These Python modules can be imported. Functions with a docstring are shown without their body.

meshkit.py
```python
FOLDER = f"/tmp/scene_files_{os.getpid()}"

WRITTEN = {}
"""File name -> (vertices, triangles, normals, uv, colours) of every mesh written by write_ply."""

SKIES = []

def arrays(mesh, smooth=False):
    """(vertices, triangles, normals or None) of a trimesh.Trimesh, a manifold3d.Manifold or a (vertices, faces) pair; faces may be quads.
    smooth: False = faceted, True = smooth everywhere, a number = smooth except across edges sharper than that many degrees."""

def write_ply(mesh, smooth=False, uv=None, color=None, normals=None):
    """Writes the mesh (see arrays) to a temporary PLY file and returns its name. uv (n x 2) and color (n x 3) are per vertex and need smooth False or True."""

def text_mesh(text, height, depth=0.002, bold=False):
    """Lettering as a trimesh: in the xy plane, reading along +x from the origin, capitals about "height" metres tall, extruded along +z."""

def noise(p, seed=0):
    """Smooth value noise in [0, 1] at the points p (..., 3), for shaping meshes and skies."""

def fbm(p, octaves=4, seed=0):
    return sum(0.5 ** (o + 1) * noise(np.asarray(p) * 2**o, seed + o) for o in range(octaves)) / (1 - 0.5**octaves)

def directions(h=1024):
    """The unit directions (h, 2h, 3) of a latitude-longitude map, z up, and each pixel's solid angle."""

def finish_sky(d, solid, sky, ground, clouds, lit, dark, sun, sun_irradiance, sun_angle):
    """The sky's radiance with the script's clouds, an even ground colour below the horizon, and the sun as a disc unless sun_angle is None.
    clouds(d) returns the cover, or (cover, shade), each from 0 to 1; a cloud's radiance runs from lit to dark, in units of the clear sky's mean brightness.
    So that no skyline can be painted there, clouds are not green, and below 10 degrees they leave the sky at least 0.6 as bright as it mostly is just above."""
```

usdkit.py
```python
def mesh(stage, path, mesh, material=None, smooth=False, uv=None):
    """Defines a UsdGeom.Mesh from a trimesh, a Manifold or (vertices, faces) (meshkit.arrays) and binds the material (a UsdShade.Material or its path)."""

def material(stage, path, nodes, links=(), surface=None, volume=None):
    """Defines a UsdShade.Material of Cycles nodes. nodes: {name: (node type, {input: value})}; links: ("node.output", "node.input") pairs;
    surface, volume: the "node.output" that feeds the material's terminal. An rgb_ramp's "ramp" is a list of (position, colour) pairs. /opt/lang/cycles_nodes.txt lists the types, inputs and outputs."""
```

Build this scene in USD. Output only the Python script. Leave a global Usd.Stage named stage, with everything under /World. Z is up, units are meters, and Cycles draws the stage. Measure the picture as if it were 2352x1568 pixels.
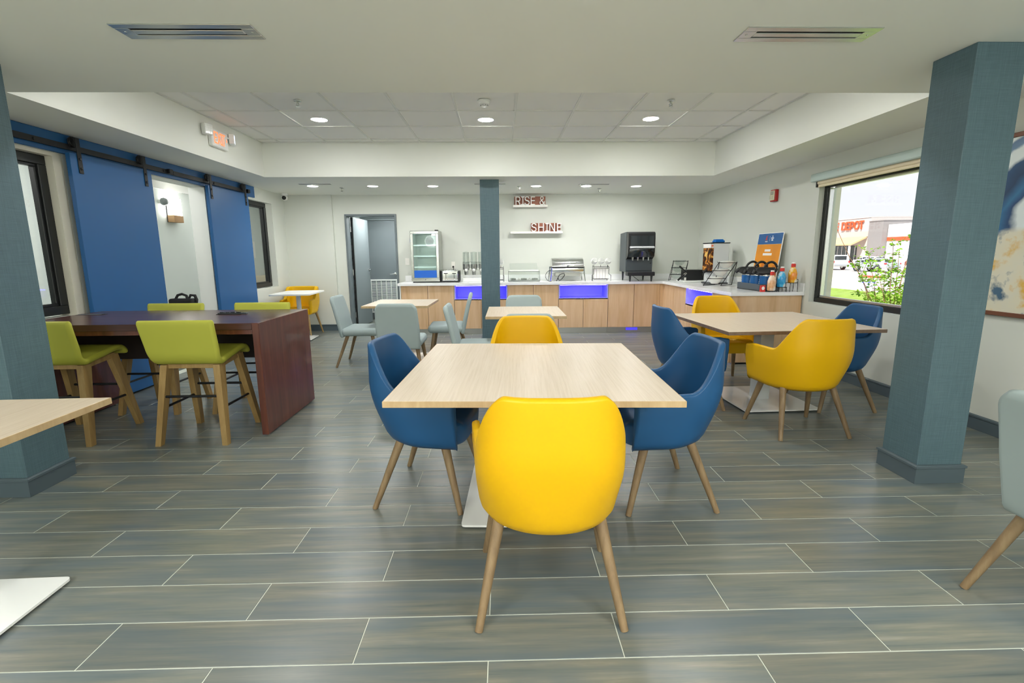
import math, random
import numpy as np
import trimesh, usdkit, meshkit
from pxr import Usd, UsdGeom, UsdLux, UsdShade, Sdf, Gf
from scipy.spatial import ConvexHull
from shapely.geometry import Polygon, Point, box as sbox

random.seed(7)
RNG = np.random.default_rng(7)
stage = Usd.Stage.CreateInMemory()
UsdGeom.SetStageUpAxis(stage, 'Z')
UsdGeom.SetStageMetersPerUnit(stage, 1.0)
UsdGeom.Xform.Define(stage, '/World')
UsdGeom.Scope.Define(stage, '/World/Looks')

# ------------------------------------------------------------------ camera, sky, sun, large lights, exposure
EXPOSURE = 0.22
CAM = (0.0, 0.0, 1.335)
cam = UsdGeom.Camera.Define(stage, '/World/camera')
cam.CreateHorizontalApertureAttr(36.0)
cam.CreateVerticalApertureAttr(24.0)
cam.CreateFocalLengthAttr(1089.987 / 2352 * 36)
cam.CreateVerticalApertureOffsetAttr(-13.264 / 2352 * 36)
cam.CreateFStopAttr(0.0)
cam.CreateClippingRangeAttr(Gf.Vec2f(0.05, 3000))
cam.CreateExposureAttr(EXPOSURE)
_p, _y, _r = math.radians(-9.73636), math.radians(1.41965), math.radians(-0.42439)
_f = np.array([math.sin(_y) * math.cos(_p), math.cos(_y) * math.cos(_p), math.sin(_p)])
_ri = np.array([math.cos(_y), -math.sin(_y), 0.0])
_u = np.cross(_ri, _f)
_ri, _u = math.cos(_r) * _ri + math.sin(_r) * _u, -math.sin(_r) * _ri + math.cos(_r) * _u
cam.AddTransformOp().Set(Gf.Matrix4d(*_ri, 0, *_u, 0, *(-_f), 0, *CAM, 1))

def visible(p, m=0.0):
    d = np.asarray(p, float) - CAM
    z = d @ _f
    if z < 0.3:
        return False
    return abs(d @ _ri / z) < 1176 / 1090 + m and -(784 + 13) / 1090 - m < d @ _u / z < (784 - 13) / 1090 + m

GLOBE = 17.0         # unseen globes added behind the camera as fill light
SKY_STRENGTH = 1.05
SUN_STRENGTH = 1.7
LAMP = 200.0          # recessed lamps, emission
PANEL = 16.0          # area lights added as fill over and behind the camera
usdkit.material(stage, '/World/Looks/sky', {
    'c': ('texture_coordinate', {}), 's': ('separate_xyz', {}),
    'r': ('rgb_ramp', {'ramp': [(0.0, (0.80, 0.82, 0.84)), (0.12, (0.84, 0.86, 0.93)), (0.45, (0.66, 0.74, 0.92)), (1.0, (0.40, 0.55, 0.85))]}),
    'm': ('mapping', {'scale': (2.0, 2.0, 5.0)}), 'n': ('noise_texture', {'scale': 1.5, 'detail': 5.0}),
    'k': ('rgb_ramp', {'ramp': [(0.45, (0, 0, 0)), (0.75, (0.6, 0.6, 0.6))]}),
    'x': ('mix', {'color2': (0.95, 0.95, 0.98)}),
    'b': ('background_shader', {'strength': SKY_STRENGTH})},
    [('c.generated', 's.vector'), ('s.z', 'r.fac'), ('c.generated', 'm.vector'), ('m.vector', 'n.vector'), ('n.fac', 'k.fac'),
     ('k.color', 'x.fac'), ('r.color', 'x.color1'), ('x.color', 'b.color')], surface='b.background')
dome = UsdLux.DomeLight.Define(stage, '/World/sky')
dome.CreateIntensityAttr(1.0)
UsdShade.MaterialBindingAPI.Apply(dome.GetPrim()).Bind(UsdShade.Material.Get(stage, '/World/Looks/sky'))
sun = UsdLux.DistantLight.Define(stage, '/World/sun')
sun.CreateIntensityAttr(SUN_STRENGTH)
sun.CreateAngleAttr(0.6)
sun.CreateNormalizeAttr(True)
sun.CreateColorAttr(Gf.Vec3f(1.0, 0.95, 0.86))
UsdGeom.Xformable(sun).AddRotateXYZOp().Set(Gf.Vec3f(42, 0, -52))
for i, (x, y) in enumerate([(-2.2, -1.0), (1.9, -1.0), (-2.2, -2.9), (1.9, -2.9), (-1.0, 0.25), (1.4, 0.25)]):
    L = UsdLux.RectLight.Define(stage, f'/World/lobby_panel_{i:03d}')  # unseen fill light added under the ceiling, without a lamp body
    L.CreateWidthAttr(1.15); L.CreateHeightAttr(0.55)
    L.CreateIntensityAttr(PANEL if y < 0 else PANEL * 0.5)
    L.CreateColorAttr(Gf.Vec3f(1.0, 0.985, 0.94))
    UsdGeom.Xformable(L).AddTranslateOp().Set(Gf.Vec3d(x, y, 2.36))

# ------------------------------------------------------------------ naming
USED = {}
def numbered(parent, name):
    k = (parent, name); n = USED.get(k, 0); USED[k] = n + 1
    return f'{parent}/{name}' if n == 0 else f'{parent}/{name}_{n:03d}'

def tag(p, label=None, cat=None, group=None, kind=None):
    p = p.GetPrim() if hasattr(p, 'GetPrim') else p
    for k, v in (('label', label), ('category', cat), ('group', group), ('kind', kind)):
        if v: p.SetCustomDataByKey(k, v)
    return p

def thing(name, label, cat, loc=(0, 0, 0), rz=0.0, group=None, kind=None):
    x = UsdGeom.Xform.Define(stage, numbered('/World', name))
    x.AddTranslateOp().Set(Gf.Vec3d(*map(float, loc)))
    x.AddRotateZOp().Set(float(rz))
    return tag(x.GetPrim(), label, cat, group, kind)

def part(parent, name, mesh, mat, smooth=30, label=None, kind=None):
    path = numbered(str(parent.GetPath()) if parent is not None else '/World', name)
    m = usdkit.mesh(stage, path, mesh, M[mat], smooth)
    if label or kind: tag(m, label, None, None, kind)
    return m.GetPrim()

def solo(name, mesh, mat, label, cat, group=None, kind=None, smooth=30):
    return tag(part(None, name, mesh, mat, smooth), label, cat, group, kind)

def dup(root, loc, rz, label, group=None):
    was = root.GetCustomData()
    base = root.GetName()
    if base[-4:-3] == '_' and base[-3:].isdigit(): base = base[:-4]
    x = UsdGeom.Xform.Define(stage, numbered('/World', base))
    p = x.GetPrim()
    p.GetReferences().AddInternalReference(root.GetPath())
    p.SetInstanceable(True)
    x.ClearXformOpOrder()
    x.AddTranslateOp().Set(Gf.Vec3d(*map(float, loc)))
    x.AddRotateZOp().Set(float(rz))
    return tag(p, label, was['category'], group or was.get('group'))

# ------------------------------------------------------------------ mesh helpers: all give (vertices, triangles)
def cat(*ms):
    ms = [m for mm in ms for m in (mm if isinstance(mm, list) else [mm])]
    V, F, n = [], [], 0
    for v, f in ms:
        V.append(v); F.append(np.asarray(f) + n); n += len(v)
    return np.vstack(V), np.vstack(F)

def move(m, d): return m[0] + np.asarray(d, float), m[1]
def rot(m, axis, deg, about=(0, 0, 0)):
    a = np.radians(deg); c, s = np.cos(a), np.sin(a)
    R = {'x': [[1, 0, 0], [0, c, -s], [0, s, c]], 'y': [[c, 0, s], [0, 1, 0], [-s, 0, c]], 'z': [[c, -s, 0], [s, c, 0], [0, 0, 1]]}[axis]
    o = np.asarray(about, float)
    return (m[0] - o) @ np.array(R).T + o, m[1]

_BF = np.array([[0, 2, 1], [0, 3, 2], [4, 5, 6], [4, 6, 7], [0, 1, 5], [0, 5, 4], [1, 2, 6], [1, 6, 5], [2, 3, 7], [2, 7, 6], [3, 0, 4], [3, 4, 7]])
def hull(pts):
    pts = np.asarray(pts, float)
    h = ConvexHull(pts)
    idx = h.vertices; mp = -np.ones(len(pts), int); mp[idx] = np.arange(len(idx))
    f = h.simplices.copy(); v = pts
    n = np.cross(v[f[:, 1]] - v[f[:, 0]], v[f[:, 2]] - v[f[:, 0]])
    fl = (n * h.equations[:, :3]).sum(1) < 0
    f[fl] = f[fl][:, [0, 2, 1]]
    return pts[idx], mp[f]

_ct = None
def bb(x0, x1, y0, y1, z0, z1, c=0.0):
    """box by its limits, c = chamfer"""
    global _ct
    lo, hi = np.array([min(x0, x1), min(y0, y1), min(z0, z1)], float), np.array([max(x0, x1), max(y0, y1), max(z0, z1)], float)
    if c <= 0:
        v = np.array([[lo[0], lo[1], lo[2]], [hi[0], lo[1], lo[2]], [hi[0], hi[1], lo[2]], [lo[0], hi[1], lo[2]],
                      [lo[0], lo[1], hi[2]], [hi[0], lo[1], hi[2]], [hi[0], hi[1], hi[2]], [lo[0], hi[1], hi[2]]])
        return v, _BF.copy()
    c = min(c, 0.49 * (hi - lo).min())
    sg = np.array([[a, b, d] for a in (-1, 1) for b in (-1, 1) for d in (-1, 1)], float)
    if _ct is None:
        p = np.vstack([sg * np.where(np.arange(3) == k, 1, .8) for k in range(3)])
        h = ConvexHull(p); f = h.simplices.copy()
        n = np.cross(p[f[:, 1]] - p[f[:, 0]], p[f[:, 2]] - p[f[:, 0]])
        fl = (n * h.equations[:, :3]).sum(1) < 0
        f[fl] = f[fl][:, [0, 2, 1]]; _ct = f
    half, mid = (hi - lo) / 2, (hi + lo) / 2
    v = np.vstack([mid + sg * np.where(np.arange(3) == k, half, half - c) for k in range(3)])
    return v, _ct.copy()

def rbox(x0, x1, y0, y1, z0, z1, r, seg=4):
    a = np.linspace(0, np.pi / 2, seg)
    o = np.array([[np.sin(p) * np.cos(t), np.sin(p) * np.sin(t), np.cos(p)] for p in a for t in a])
    lo, hi = np.array([x0, y0, z0], float), np.array([x1, y1, z1], float)
    half, mid = (hi - lo) / 2, (hi + lo) / 2
    rr = np.minimum(r, half * .98)
    pts = np.vstack([mid + np.array(s) * (half - rr + o * rr) for s in [(a, b, d) for a in (-1, 1) for b in (-1, 1) for d in (-1, 1)]])
    return hull(np.unique(np.round(pts, 6), axis=0))

def loft(rings, cap=True):
    R = np.asarray(rings, float); n, k = R.shape[:2]
    v = R.reshape(-1, 3)
    i, j = np.meshgrid(np.arange(n - 1), np.arange(k), indexing='ij')
    q = np.stack([i * k + j, i * k + (j + 1) % k, (i + 1) * k + (j + 1) % k, (i + 1) * k + j], -1).reshape(-1, 4)
    f = np.vstack([q[:, [0, 1, 2]], q[:, [0, 2, 3]]])
    if cap:
        m = len(v); v = np.vstack([v, R[0].mean(0), R[-1].mean(0)])
        J = np.arange(k)
        f = np.vstack([f, np.stack([np.full(k, m), (J + 1) % k, J], 1), np.stack([np.full(k, m + 1), (n - 1) * k + J, (n - 1) * k + (J + 1) % k], 1)])
    # outward orientation
    t = v[f]; vol = np.einsum('ij,ij->i', t[:, 0], np.cross(t[:, 1], t[:, 2])).sum()
    if vol < 0: f = f[:, [0, 2, 1]]
    return v, f

def tube(pts, r, n=8, cap=True, sq=False):
    p = np.asarray(pts, float); t = np.gradient(p, axis=0); t /= np.linalg.norm(t, axis=1, keepdims=True) + 1e-12
    ref = np.array([0, 0, 1.0]) if abs(t[0][2]) < .9 else np.array([1.0, 0, 0])
    rings = []; rr = np.broadcast_to(r, (len(p),))
    for k in range(len(p)):
        a = np.cross(t[k], ref); a /= np.linalg.norm(a) + 1e-12; b = np.cross(t[k], a)
        ang = np.arange(n) * 2 * np.pi / n + (np.pi / n if sq else 0)
        rings.append(p[k] + rr[k] * (np.cos(ang)[:, None] * a + np.sin(ang)[:, None] * b))
        ref = b if False else ref
    return loft(rings, cap)

def cyl(p0, p1, r0, r1=None, n=16):
    r1 = r0 if r1 is None else r1
    return tube([p0, p1], [r0, r1], n)

def lathe(prof, n=24, c=(0, 0, 0)):
    a = np.arange(n) * 2 * np.pi / n
    return move(loft([np.stack([max(r, 1e-4) * np.cos(a), max(r, 1e-4) * np.sin(a), np.full(n, z)], 1) for r, z in prof]), c)

def prism(poly, z0, z1):
    g = poly if hasattr(poly, 'geom_type') else Polygon(poly)
    m = trimesh.creation.extrude_polygon(g, z1 - z0, engine='earcut')
    return np.array(m.vertices) + [0, 0, z0], np.array(m.faces)

def plane_prism(poly, axis, a0, a1):
    """polygon extruded along x or y: axis 'x' -> poly is (y, z); axis 'y' -> poly is (x, z)"""
    v, f = prism(poly, 0, 1)
    w = np.empty_like(v)
    if axis == 'x':
        w[:, 0] = a0 + (a1 - a0) * v[:, 2]; w[:, 1] = v[:, 0]; w[:, 2] = v[:, 1]
    else:
        w[:, 1] = a0 + (a1 - a0) * v[:, 2]; w[:, 0] = v[:, 0]; w[:, 2] = v[:, 1]
    t = w[f]; vol = np.einsum('ij,ij->i', t[:, 0], np.cross(t[:, 1], t[:, 2])).sum()
    return (w, f if vol > 0 else f[:, [0, 2, 1]])

def frame(axis, a0, a1, u0, u1, z0, z1, w, c=0.004):
    """rectangular frame lying in the plane across 'x' or 'y'"""
    if axis == 'x':
        return cat(bb(a0, a1, u0, u1, z0, z0 + w, c), bb(a0, a1, u0, u1, z1 - w, z1, c), bb(a0, a1, u0, u0 + w, z0 + w, z1 - w, c), bb(a0, a1, u1 - w, u1, z0 + w, z1 - w, c))
    return cat(bb(u0, u1, a0, a1, z0, z0 + w, c), bb(u0, u1, a0, a1, z1 - w, z1, c), bb(u0, u0 + w, a0, a1, z0 + w, z1 - w, c), bb(u1 - w, u1, a0, a1, z0 + w, z1 - w, c))

def ribbon(path, hw, th, ring=8, capw=0.0):
    """upholstered band: path (y, z), half width along x, thickness; rounded edges and ends"""
    P = np.asarray(path, float); hw = np.asarray(hw, float); th = np.broadcast_to(th, (len(P),)).astype(float)
    T = np.gradient(P, axis=0); T /= np.linalg.norm(T, axis=1, keepdims=True); N = np.stack([-T[:, 1], T[:, 0]], 1)
    a = np.linspace(-np.pi / 2, np.pi / 2, ring)
    rings = []
    def sec(p, n, w, t):
        cx = np.concatenate([w - t / 2 + np.cos(a) * t / 2, -(w - t / 2) - np.cos(a[::-1]) * t / 2 * 1])
        cn = np.concatenate([np.sin(a) * t / 2, np.sin(a[::-1]) * t / 2])
        return np.stack([cx, p[0] + n[0] * cn, p[1] + n[1] * cn], 1)
    for e, s in ((0, -1), (len(P) - 1, 1)):
        caps = []
        for q in (0.15, 0.45, 0.75):
            d = math.sqrt(1 - q * q)
            caps.append((q, d))
        for q, d in (caps[::-1] if s > 0 else caps):
            d = math.sqrt(max(0, 1 - q * q))
            pp = P[e] + s * T[e] * th[e] / 2 * d
            r = sec(pp, N[e], hw[e] - th[e] / 2 * (1 - q) * .6 - (capw if s > 0 else 0) * (1 - q), th[e] * q)
            rings.append((e + s * (d + .01), r))
    for k in range(len(P)): rings.append((k, sec(P[k], N[k], hw[k], th[k])))
    rings.sort(key=lambda t: t[0])
    return loft([r for _, r in rings])

def smooth_path(pts, n=24):
    from scipy.interpolate import CubicSpline
    p = np.asarray(pts, float); s = np.concatenate([[0], np.cumsum(np.linalg.norm(np.diff(p, axis=0), axis=1))])
    return CubicSpline(s, p)(np.linspace(0, s[-1], n))

def text(t, h, d, bold=False):
    m = meshkit.text_mesh(t, h, d, bold)
    return np.array(m.vertices), np.array(m.faces)

def text_on(t, h, d, origin, right, up, bold=False, sx=1.0):
    v, f = text(t, h, d, bold)
    r, u = np.asarray(right, float), np.asarray(up, float); n = np.cross(r, u)
    return np.asarray(origin, float) + v[:, :1] * sx * r + v[:, 1:2] * u + v[:, 2:3] * n, f

# ------------------------------------------------------------------ materials
M = {}
def S(h):
    c = np.array([int(h[i:i + 2], 16) for i in (1, 3, 5)]) / 255
    return tuple(np.where(c <= .04045, c / 12.92, ((c + .055) / 1.055) ** 2.4))
def mat(name, nodes, links=(), surface='p.BSDF'):
    M[name] = usdkit.material(stage, '/World/Looks/' + name, nodes, links, surface)
def plain(name, col, rough=.5, metal=0.0, spec=.5, coat=0.0, bump=None, emit=0.0, vary=0.0):
    c = S(col) if isinstance(col, str) else col
    p = {'base_color': c, 'roughness': rough, 'metallic': metal, 'specular_ior_level': spec, 'coat_weight': coat}
    if emit: p.update(emission_color=c, emission_strength=emit)
    n, l = {'p': ('principled_bsdf', p)}, []
    if vary or bump:
        n['tc'] = ('texture_coordinate', {})
    if vary:
        n['vn'] = ('noise_texture', {'scale': 3.0, 'detail': 4.0})
        n['vr'] = ('rgb_ramp', {'ramp': [(.3, tuple(np.array(c) * (1 - vary))), (.7, tuple(np.minimum(1, np.array(c) * (1 + vary))))]})
        l += [('tc.object', 'vn.vector'), ('vn.fac', 'vr.fac'), ('vr.color', 'p.base_color')]
    if bump:
        n['bn'] = ('noise_texture', {'scale': bump[0], 'detail': 3.0}); n['bp'] = ('bump', {'strength': bump[1], 'distance': bump[2]})
        l += [('tc.object', 'bn.vector'), ('bn.fac', 'bp.height'), ('bp.normal', 'p.normal')]
    mat(name, n, l)
def wood(name, cols, scale, rough=.4, coat=0.0, det=6.0, rnd=6.0, bump=.06, spec=.5):
    mat(name, {'tc': ('texture_coordinate', {}), 'oi': ('object_info', {}), 'cx': ('combine_xyz', {}), 'mu': ('math', {'math_type': 'multiply', 'value2': rnd}),
               'ad': ('mix', {'mix_type': 'add', 'fac': 1.0}), 'mp': ('mapping', {'scale': scale}),
               'n': ('noise_texture', {'scale': 1.0, 'detail': det, 'roughness': .62, 'distortion': .35}),
               'r': ('rgb_ramp', {'ramp': [(a, S(c)) for a, c in cols]}), 'b': ('bump', {'strength': bump, 'distance': .002}),
               'p': ('principled_bsdf', {'roughness': rough, 'coat_weight': coat, 'specular_ior_level': spec})},
        [('oi.random', 'mu.value1'), ('mu.value', 'cx.x'), ('mu.value', 'cx.y'), ('mu.value', 'cx.z'), ('tc.object', 'ad.color1'), ('cx.vector', 'ad.color2'),
         ('ad.color', 'mp.vector'), ('mp.vector', 'n.vector'), ('n.fac', 'r.fac'), ('r.color', 'p.base_color'), ('n.fac', 'b.height'), ('b.normal', 'p.normal')])
def emit(name, col, s):
    mat(name, {'e': ('emission', {'color': S(col) if isinstance(col, str) else col, 'strength': s})}, (), 'e.emission')
def pane(name, tint=(1, 1, 1), refl=1.0, base=.04):
    mat(name, {'t': ('transparent_bsdf', {'color': tint}), 'g': ('glossy_bsdf', {'color': (refl, refl, refl), 'roughness': .02}), 'lw': ('layer_weight', {'blend': .5}),
               'pw': ('math', {'math_type': 'power', 'value2': 5.0}), 'ma': ('math', {'math_type': 'multiply_add', 'value2': .9, 'value3': base}), 'm': ('mix_closure', {})},
        [('lw.facing', 'pw.value1'), ('pw.value', 'ma.value1'), ('ma.value', 'm.fac'), ('t.BSDF', 'm.closure1'), ('g.BSDF', 'm.closure2')], 'm.closure')

plain('wall_paint', '#d6d9d0', .65, spec=.3, bump=(140, .05, .002))
plain('ceiling_paint', '#d2d0c0', .75, spec=.2, bump=(160, .07, .002))
plain('soffit_paint', '#eceee6', .7, spec=.2, bump=(160, .05, .002))
plain('reveal_paint', '#e0dccb', .7)
plain('tile_white', '#f4f4f0', .8, spec=.2, bump=(220, .12, .002))
plain('grid_white', '#e6e7e2', .5)
plain('baseboard_paint', '#515f66', .45, bump=(60, .03, .002))
plain('grout', '#c3c8bd', .8)
plain('blue_door', '#205a90', .42, spec=.4, bump=(300, .06, .001))
plain('black_steel', '#141518', .45, spec=.4)
plain('black_frame', '#191c1c', .35)
plain('black_plastic', '#17181a', .4)
plain('charcoal', '#34383b', .45)
plain('rubber', '#101010', .8)
plain('steel', '#c8cbc8', .22, 1.0)
plain('steel_brushed', '#b9bbb6', .35, 1.0)
plain('chrome', '#dcdedd', .12, 1.0)
plain('aluminium', '#d6d8d4', .28, 1.0)
plain('white_gloss', '#eef0ee', .12, spec=.5, coat=.3)
plain('white_paint', '#edeeea', .4)
plain('white_metal', '#d6dadb', .3)
plain('quartz', '#f5f6f5', .18, vary=.03)
plain('ceramic', '#eceee9', .15, coat=.4)
plain('yellow_vinyl', '#e6b300', .42, spec=.4, bump=(420, .05, .001))
plain('blue_vinyl', '#1b5180', .45, spec=.45, bump=(420, .05, .001), vary=.05)
plain('grey_fabric', '#a3b1b1', .75, spec=.25, bump=(700, .25, .001), vary=.04)
plain('green_vinyl', '#b2b446', .55, spec=.35, bump=(500, .06, .001))
plain('door_grey', '#7d878a', .5)
plain('door_dark', '#6a7478', .5)
plain('vent_white', '#d8ddda', .5)
plain('niche_violet_tint', '#bfbce8', .5)  # violet of the LED light put into the lining colour
plain('copper', '#ab6c55', .5)
plain('letter_white', '#f6f3ec', .4)
plain('red_plastic', '#a51e16', .4)
plain('cream', '#d9d2b4', .6)
plain('blind_fabric', '#b9cac5', .6)
plain('blind_cream', '#e3d6b8', .7)
plain('stucco', '#d8d3c0', .8, bump=(40, .2, .004))
plain('blue_film', '#0d5fc4', .3)
plain('cloth_blue', '#1670c8', .9)
plain('poster_blue', '#0f5c9c', .4)
plain('poster_orange', '#f09a1c', .4, vary=.12)
plain('poster_dark', '#dc7a18', .4)
plain('paper_white', '#f4f2ee', .5)
plain('print_red', '#d0342c', .5)
plain('print_orange', '#e8661c', .5)
plain('bag_black', '#14161a', .7, bump=(200, .2, .002))
plain('device_grey', '#8b9496', .45)
plain('dark_grey', '#4c5459', .5)
plain('sconce_wood', '#c79f74', .5)
plain('frame_brown', '#6d4029', .45)
plain('interior_white', '#dde4e0', .7)
plain('interior_beige', '#c2b79c', .7)
plain('carpet', '#6f766f', .9)
plain('asphalt', '#b7b1ab', .9, spec=.0, vary=.06)
plain('concrete', '#cfc8be', .9, spec=.0, vary=.05)
plain('lawn_green', '#8ea651', .95, spec=.0, vary=.25, bump=(30, .5, .03))
plain('bark', '#8f6a4c', .9)
plain('car_white', '#e6eaee', .2, coat=.6)
plain('car_silver', '#b9c2c8', .25, .3, coat=.6)
plain('car_red', '#8c1c1c', .25, coat=.6)
plain('car_glass', '#20282e', .06)
plain('tail_red', '#c01818', .2)
plain('store_beige', '#c4bdb8', .85, vary=.03)
plain('store_pink', '#d3b9ae', .85)
plain('store_grey', '#8d8988', .85)
plain('store_white', '#d8d8d8', .85)
plain('store_orange', '#e0562a', .6)
plain('awning', '#eeb987', .7)
plain('curb_red', '#c8472e', .7)
emit('lamp_glow', (1.0, 1.0, .98), LAMP)
emit('fill_globe_glow', (1.0, .985, .945), GLOBE)
emit('sconce_glow', (1.0, .98, .93), 14.0)
emit('office_glow', (1.0, 1.0, .97), 9.0)
emit('led_violet', (.07, .05, 1.0), 34.0)
emit('toe_glow', (.10, .08, 1.0), .9)  # self-lit colour for the violet glow painted on the toe kick
emit('hall_glow', (1.0, 1.0, .98), 26.0)
emit('exit_glow', (1.0, .13, .05), 2.6)
emit('head_glow', (.80, .86, 1.0), 1.3)
emit('fridge_glow', (.85, 1.0, 1.0), 2.2)
pane('window_pane', (1, 1, 1), .8)
pane('clear_plastic', (.93, .95, .94), 1.0, .06)
pane('fridge_pane', (.92, .99, .98), .5, .015)
mat('smoke_plastic', {'p': ('principled_bsdf', {'base_color': S('#1c2428'), 'roughness': .12, 'specular_ior_level': .6, 'coat_weight': .5})})
wood('table_oak', [(.25, '#cdbaa0'), (.5, '#d8c7b0'), (.75, '#dfcfba')], (110, 2.6, 60), .36, rnd=2.0, bump=.03)
wood('table_edge', [(.3, '#b0946c'), (.7, '#c8ae86')], (20, 20, 4), .5, rnd=1.0)
wood('table_edge_dark', [(.3, '#6d5a4a'), (.7, '#857060')], (20, 20, 4), .5, rnd=1.0)
wood('leg_wood', [(.25, '#705c43'), (.5, '#866f51'), (.75, '#998463')], (26, 26, 2.0), .5, rnd=5)
wood('stool_wood', [(.25, '#8a6d42'), (.5, '#a08250'), (.75, '#b29664')], (22, 22, 1.6), .45, rnd=5)
wood('mahogany', [(.2, '#3f1d15'), (.5, '#5b2c20'), (.8, '#74402e')], (16, 16, 1.3), .28, coat=.35, rnd=2, bump=.03)
wood('mahogany_top', [(.2, '#37201f'), (.5, '#492a27'), (.8, '#5a3630')], (1.3, 18, 18), .24, coat=0.0, rnd=2, bump=0.0)
wood('cabinet_oak', [(.2, '#c69c6f'), (.45, '#d9b48a'), (.6, '#e0be97'), (.85, '#e9cdaa')], (11, 11, .9), .45, rnd=9, bump=.04)
wood('dark_inside', [(.3, '#1c1311'), (.7, '#291a16')], (12, 12, 2), .5)

# floor planks: wood-look porcelain, streaks along x, tone varies from plank to plank
mat('plank', {'tc': ('texture_coordinate', {}), 'oi': ('object_info', {}), 'ge': ('geometry', {}), 'sm': ('math', {'math_type': 'add'}), 'mu': ('math', {'math_type': 'multiply', 'value2': 37.0}),
              'cx': ('combine_xyz', {}), 'ad': ('mix', {'mix_type': 'add', 'fac': 1.0}), 'mp': ('mapping', {'scale': (1.5, 26, 1)}), 'mq': ('mapping', {'scale': (1.1, 8.5, 1)}),
              'n': ('noise_texture', {'scale': 1.0, 'detail': 6.0, 'roughness': .65, 'distortion': .25}), 'q': ('noise_texture', {'scale': 1.0, 'detail': 3.0, 'distortion': .6}),
              'r': ('rgb_ramp', {'ramp': [(.25, S('#545d5d')), (.42, S('#6c716b')), (.57, S('#7c7c71')), (.78, S('#959286'))]}),
              'k': ('rgb_ramp', {'ramp': [(.42, (0, 0, 0)), (.68, (.85, .85, .85))]}), 'x': ('mix', {'color2': S('#5d6a70')}),
              'h': ('hsv', {}), 'hv': ('math', {'math_type': 'multiply_add', 'value2': .26, 'value3': .88}), 'wf': ('math', {'math_type': 'fraction'}), 'wm': ('math', {'math_type': 'multiply', 'value2': 7.3}),
              'b': ('bump', {'strength': .05, 'distance': .001}), 'p': ('principled_bsdf', {'roughness': .30, 'specular_ior_level': .55})},
    [('oi.random', 'sm.value1'), ('ge.random_per_island', 'sm.value2'), ('sm.value', 'mu.value1'), ('mu.value', 'cx.x'), ('mu.value', 'cx.y'), ('tc.object', 'ad.color1'), ('cx.vector', 'ad.color2'),
     ('ad.color', 'mp.vector'), ('ad.color', 'mq.vector'), ('mp.vector', 'n.vector'), ('mq.vector', 'q.vector'), ('n.fac', 'r.fac'), ('q.fac', 'k.fac'), ('k.color', 'x.fac'), ('r.color', 'x.color1'),
     ('sm.value', 'wm.value1'), ('wm.value', 'wf.value1'), ('wf.value', 'hv.value1'), ('hv.value', 'h.value'), ('x.color', 'h.color'), ('h.color', 'p.base_color'), ('n.fac', 'b.height'), ('b.normal', 'p.normal')])
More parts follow.
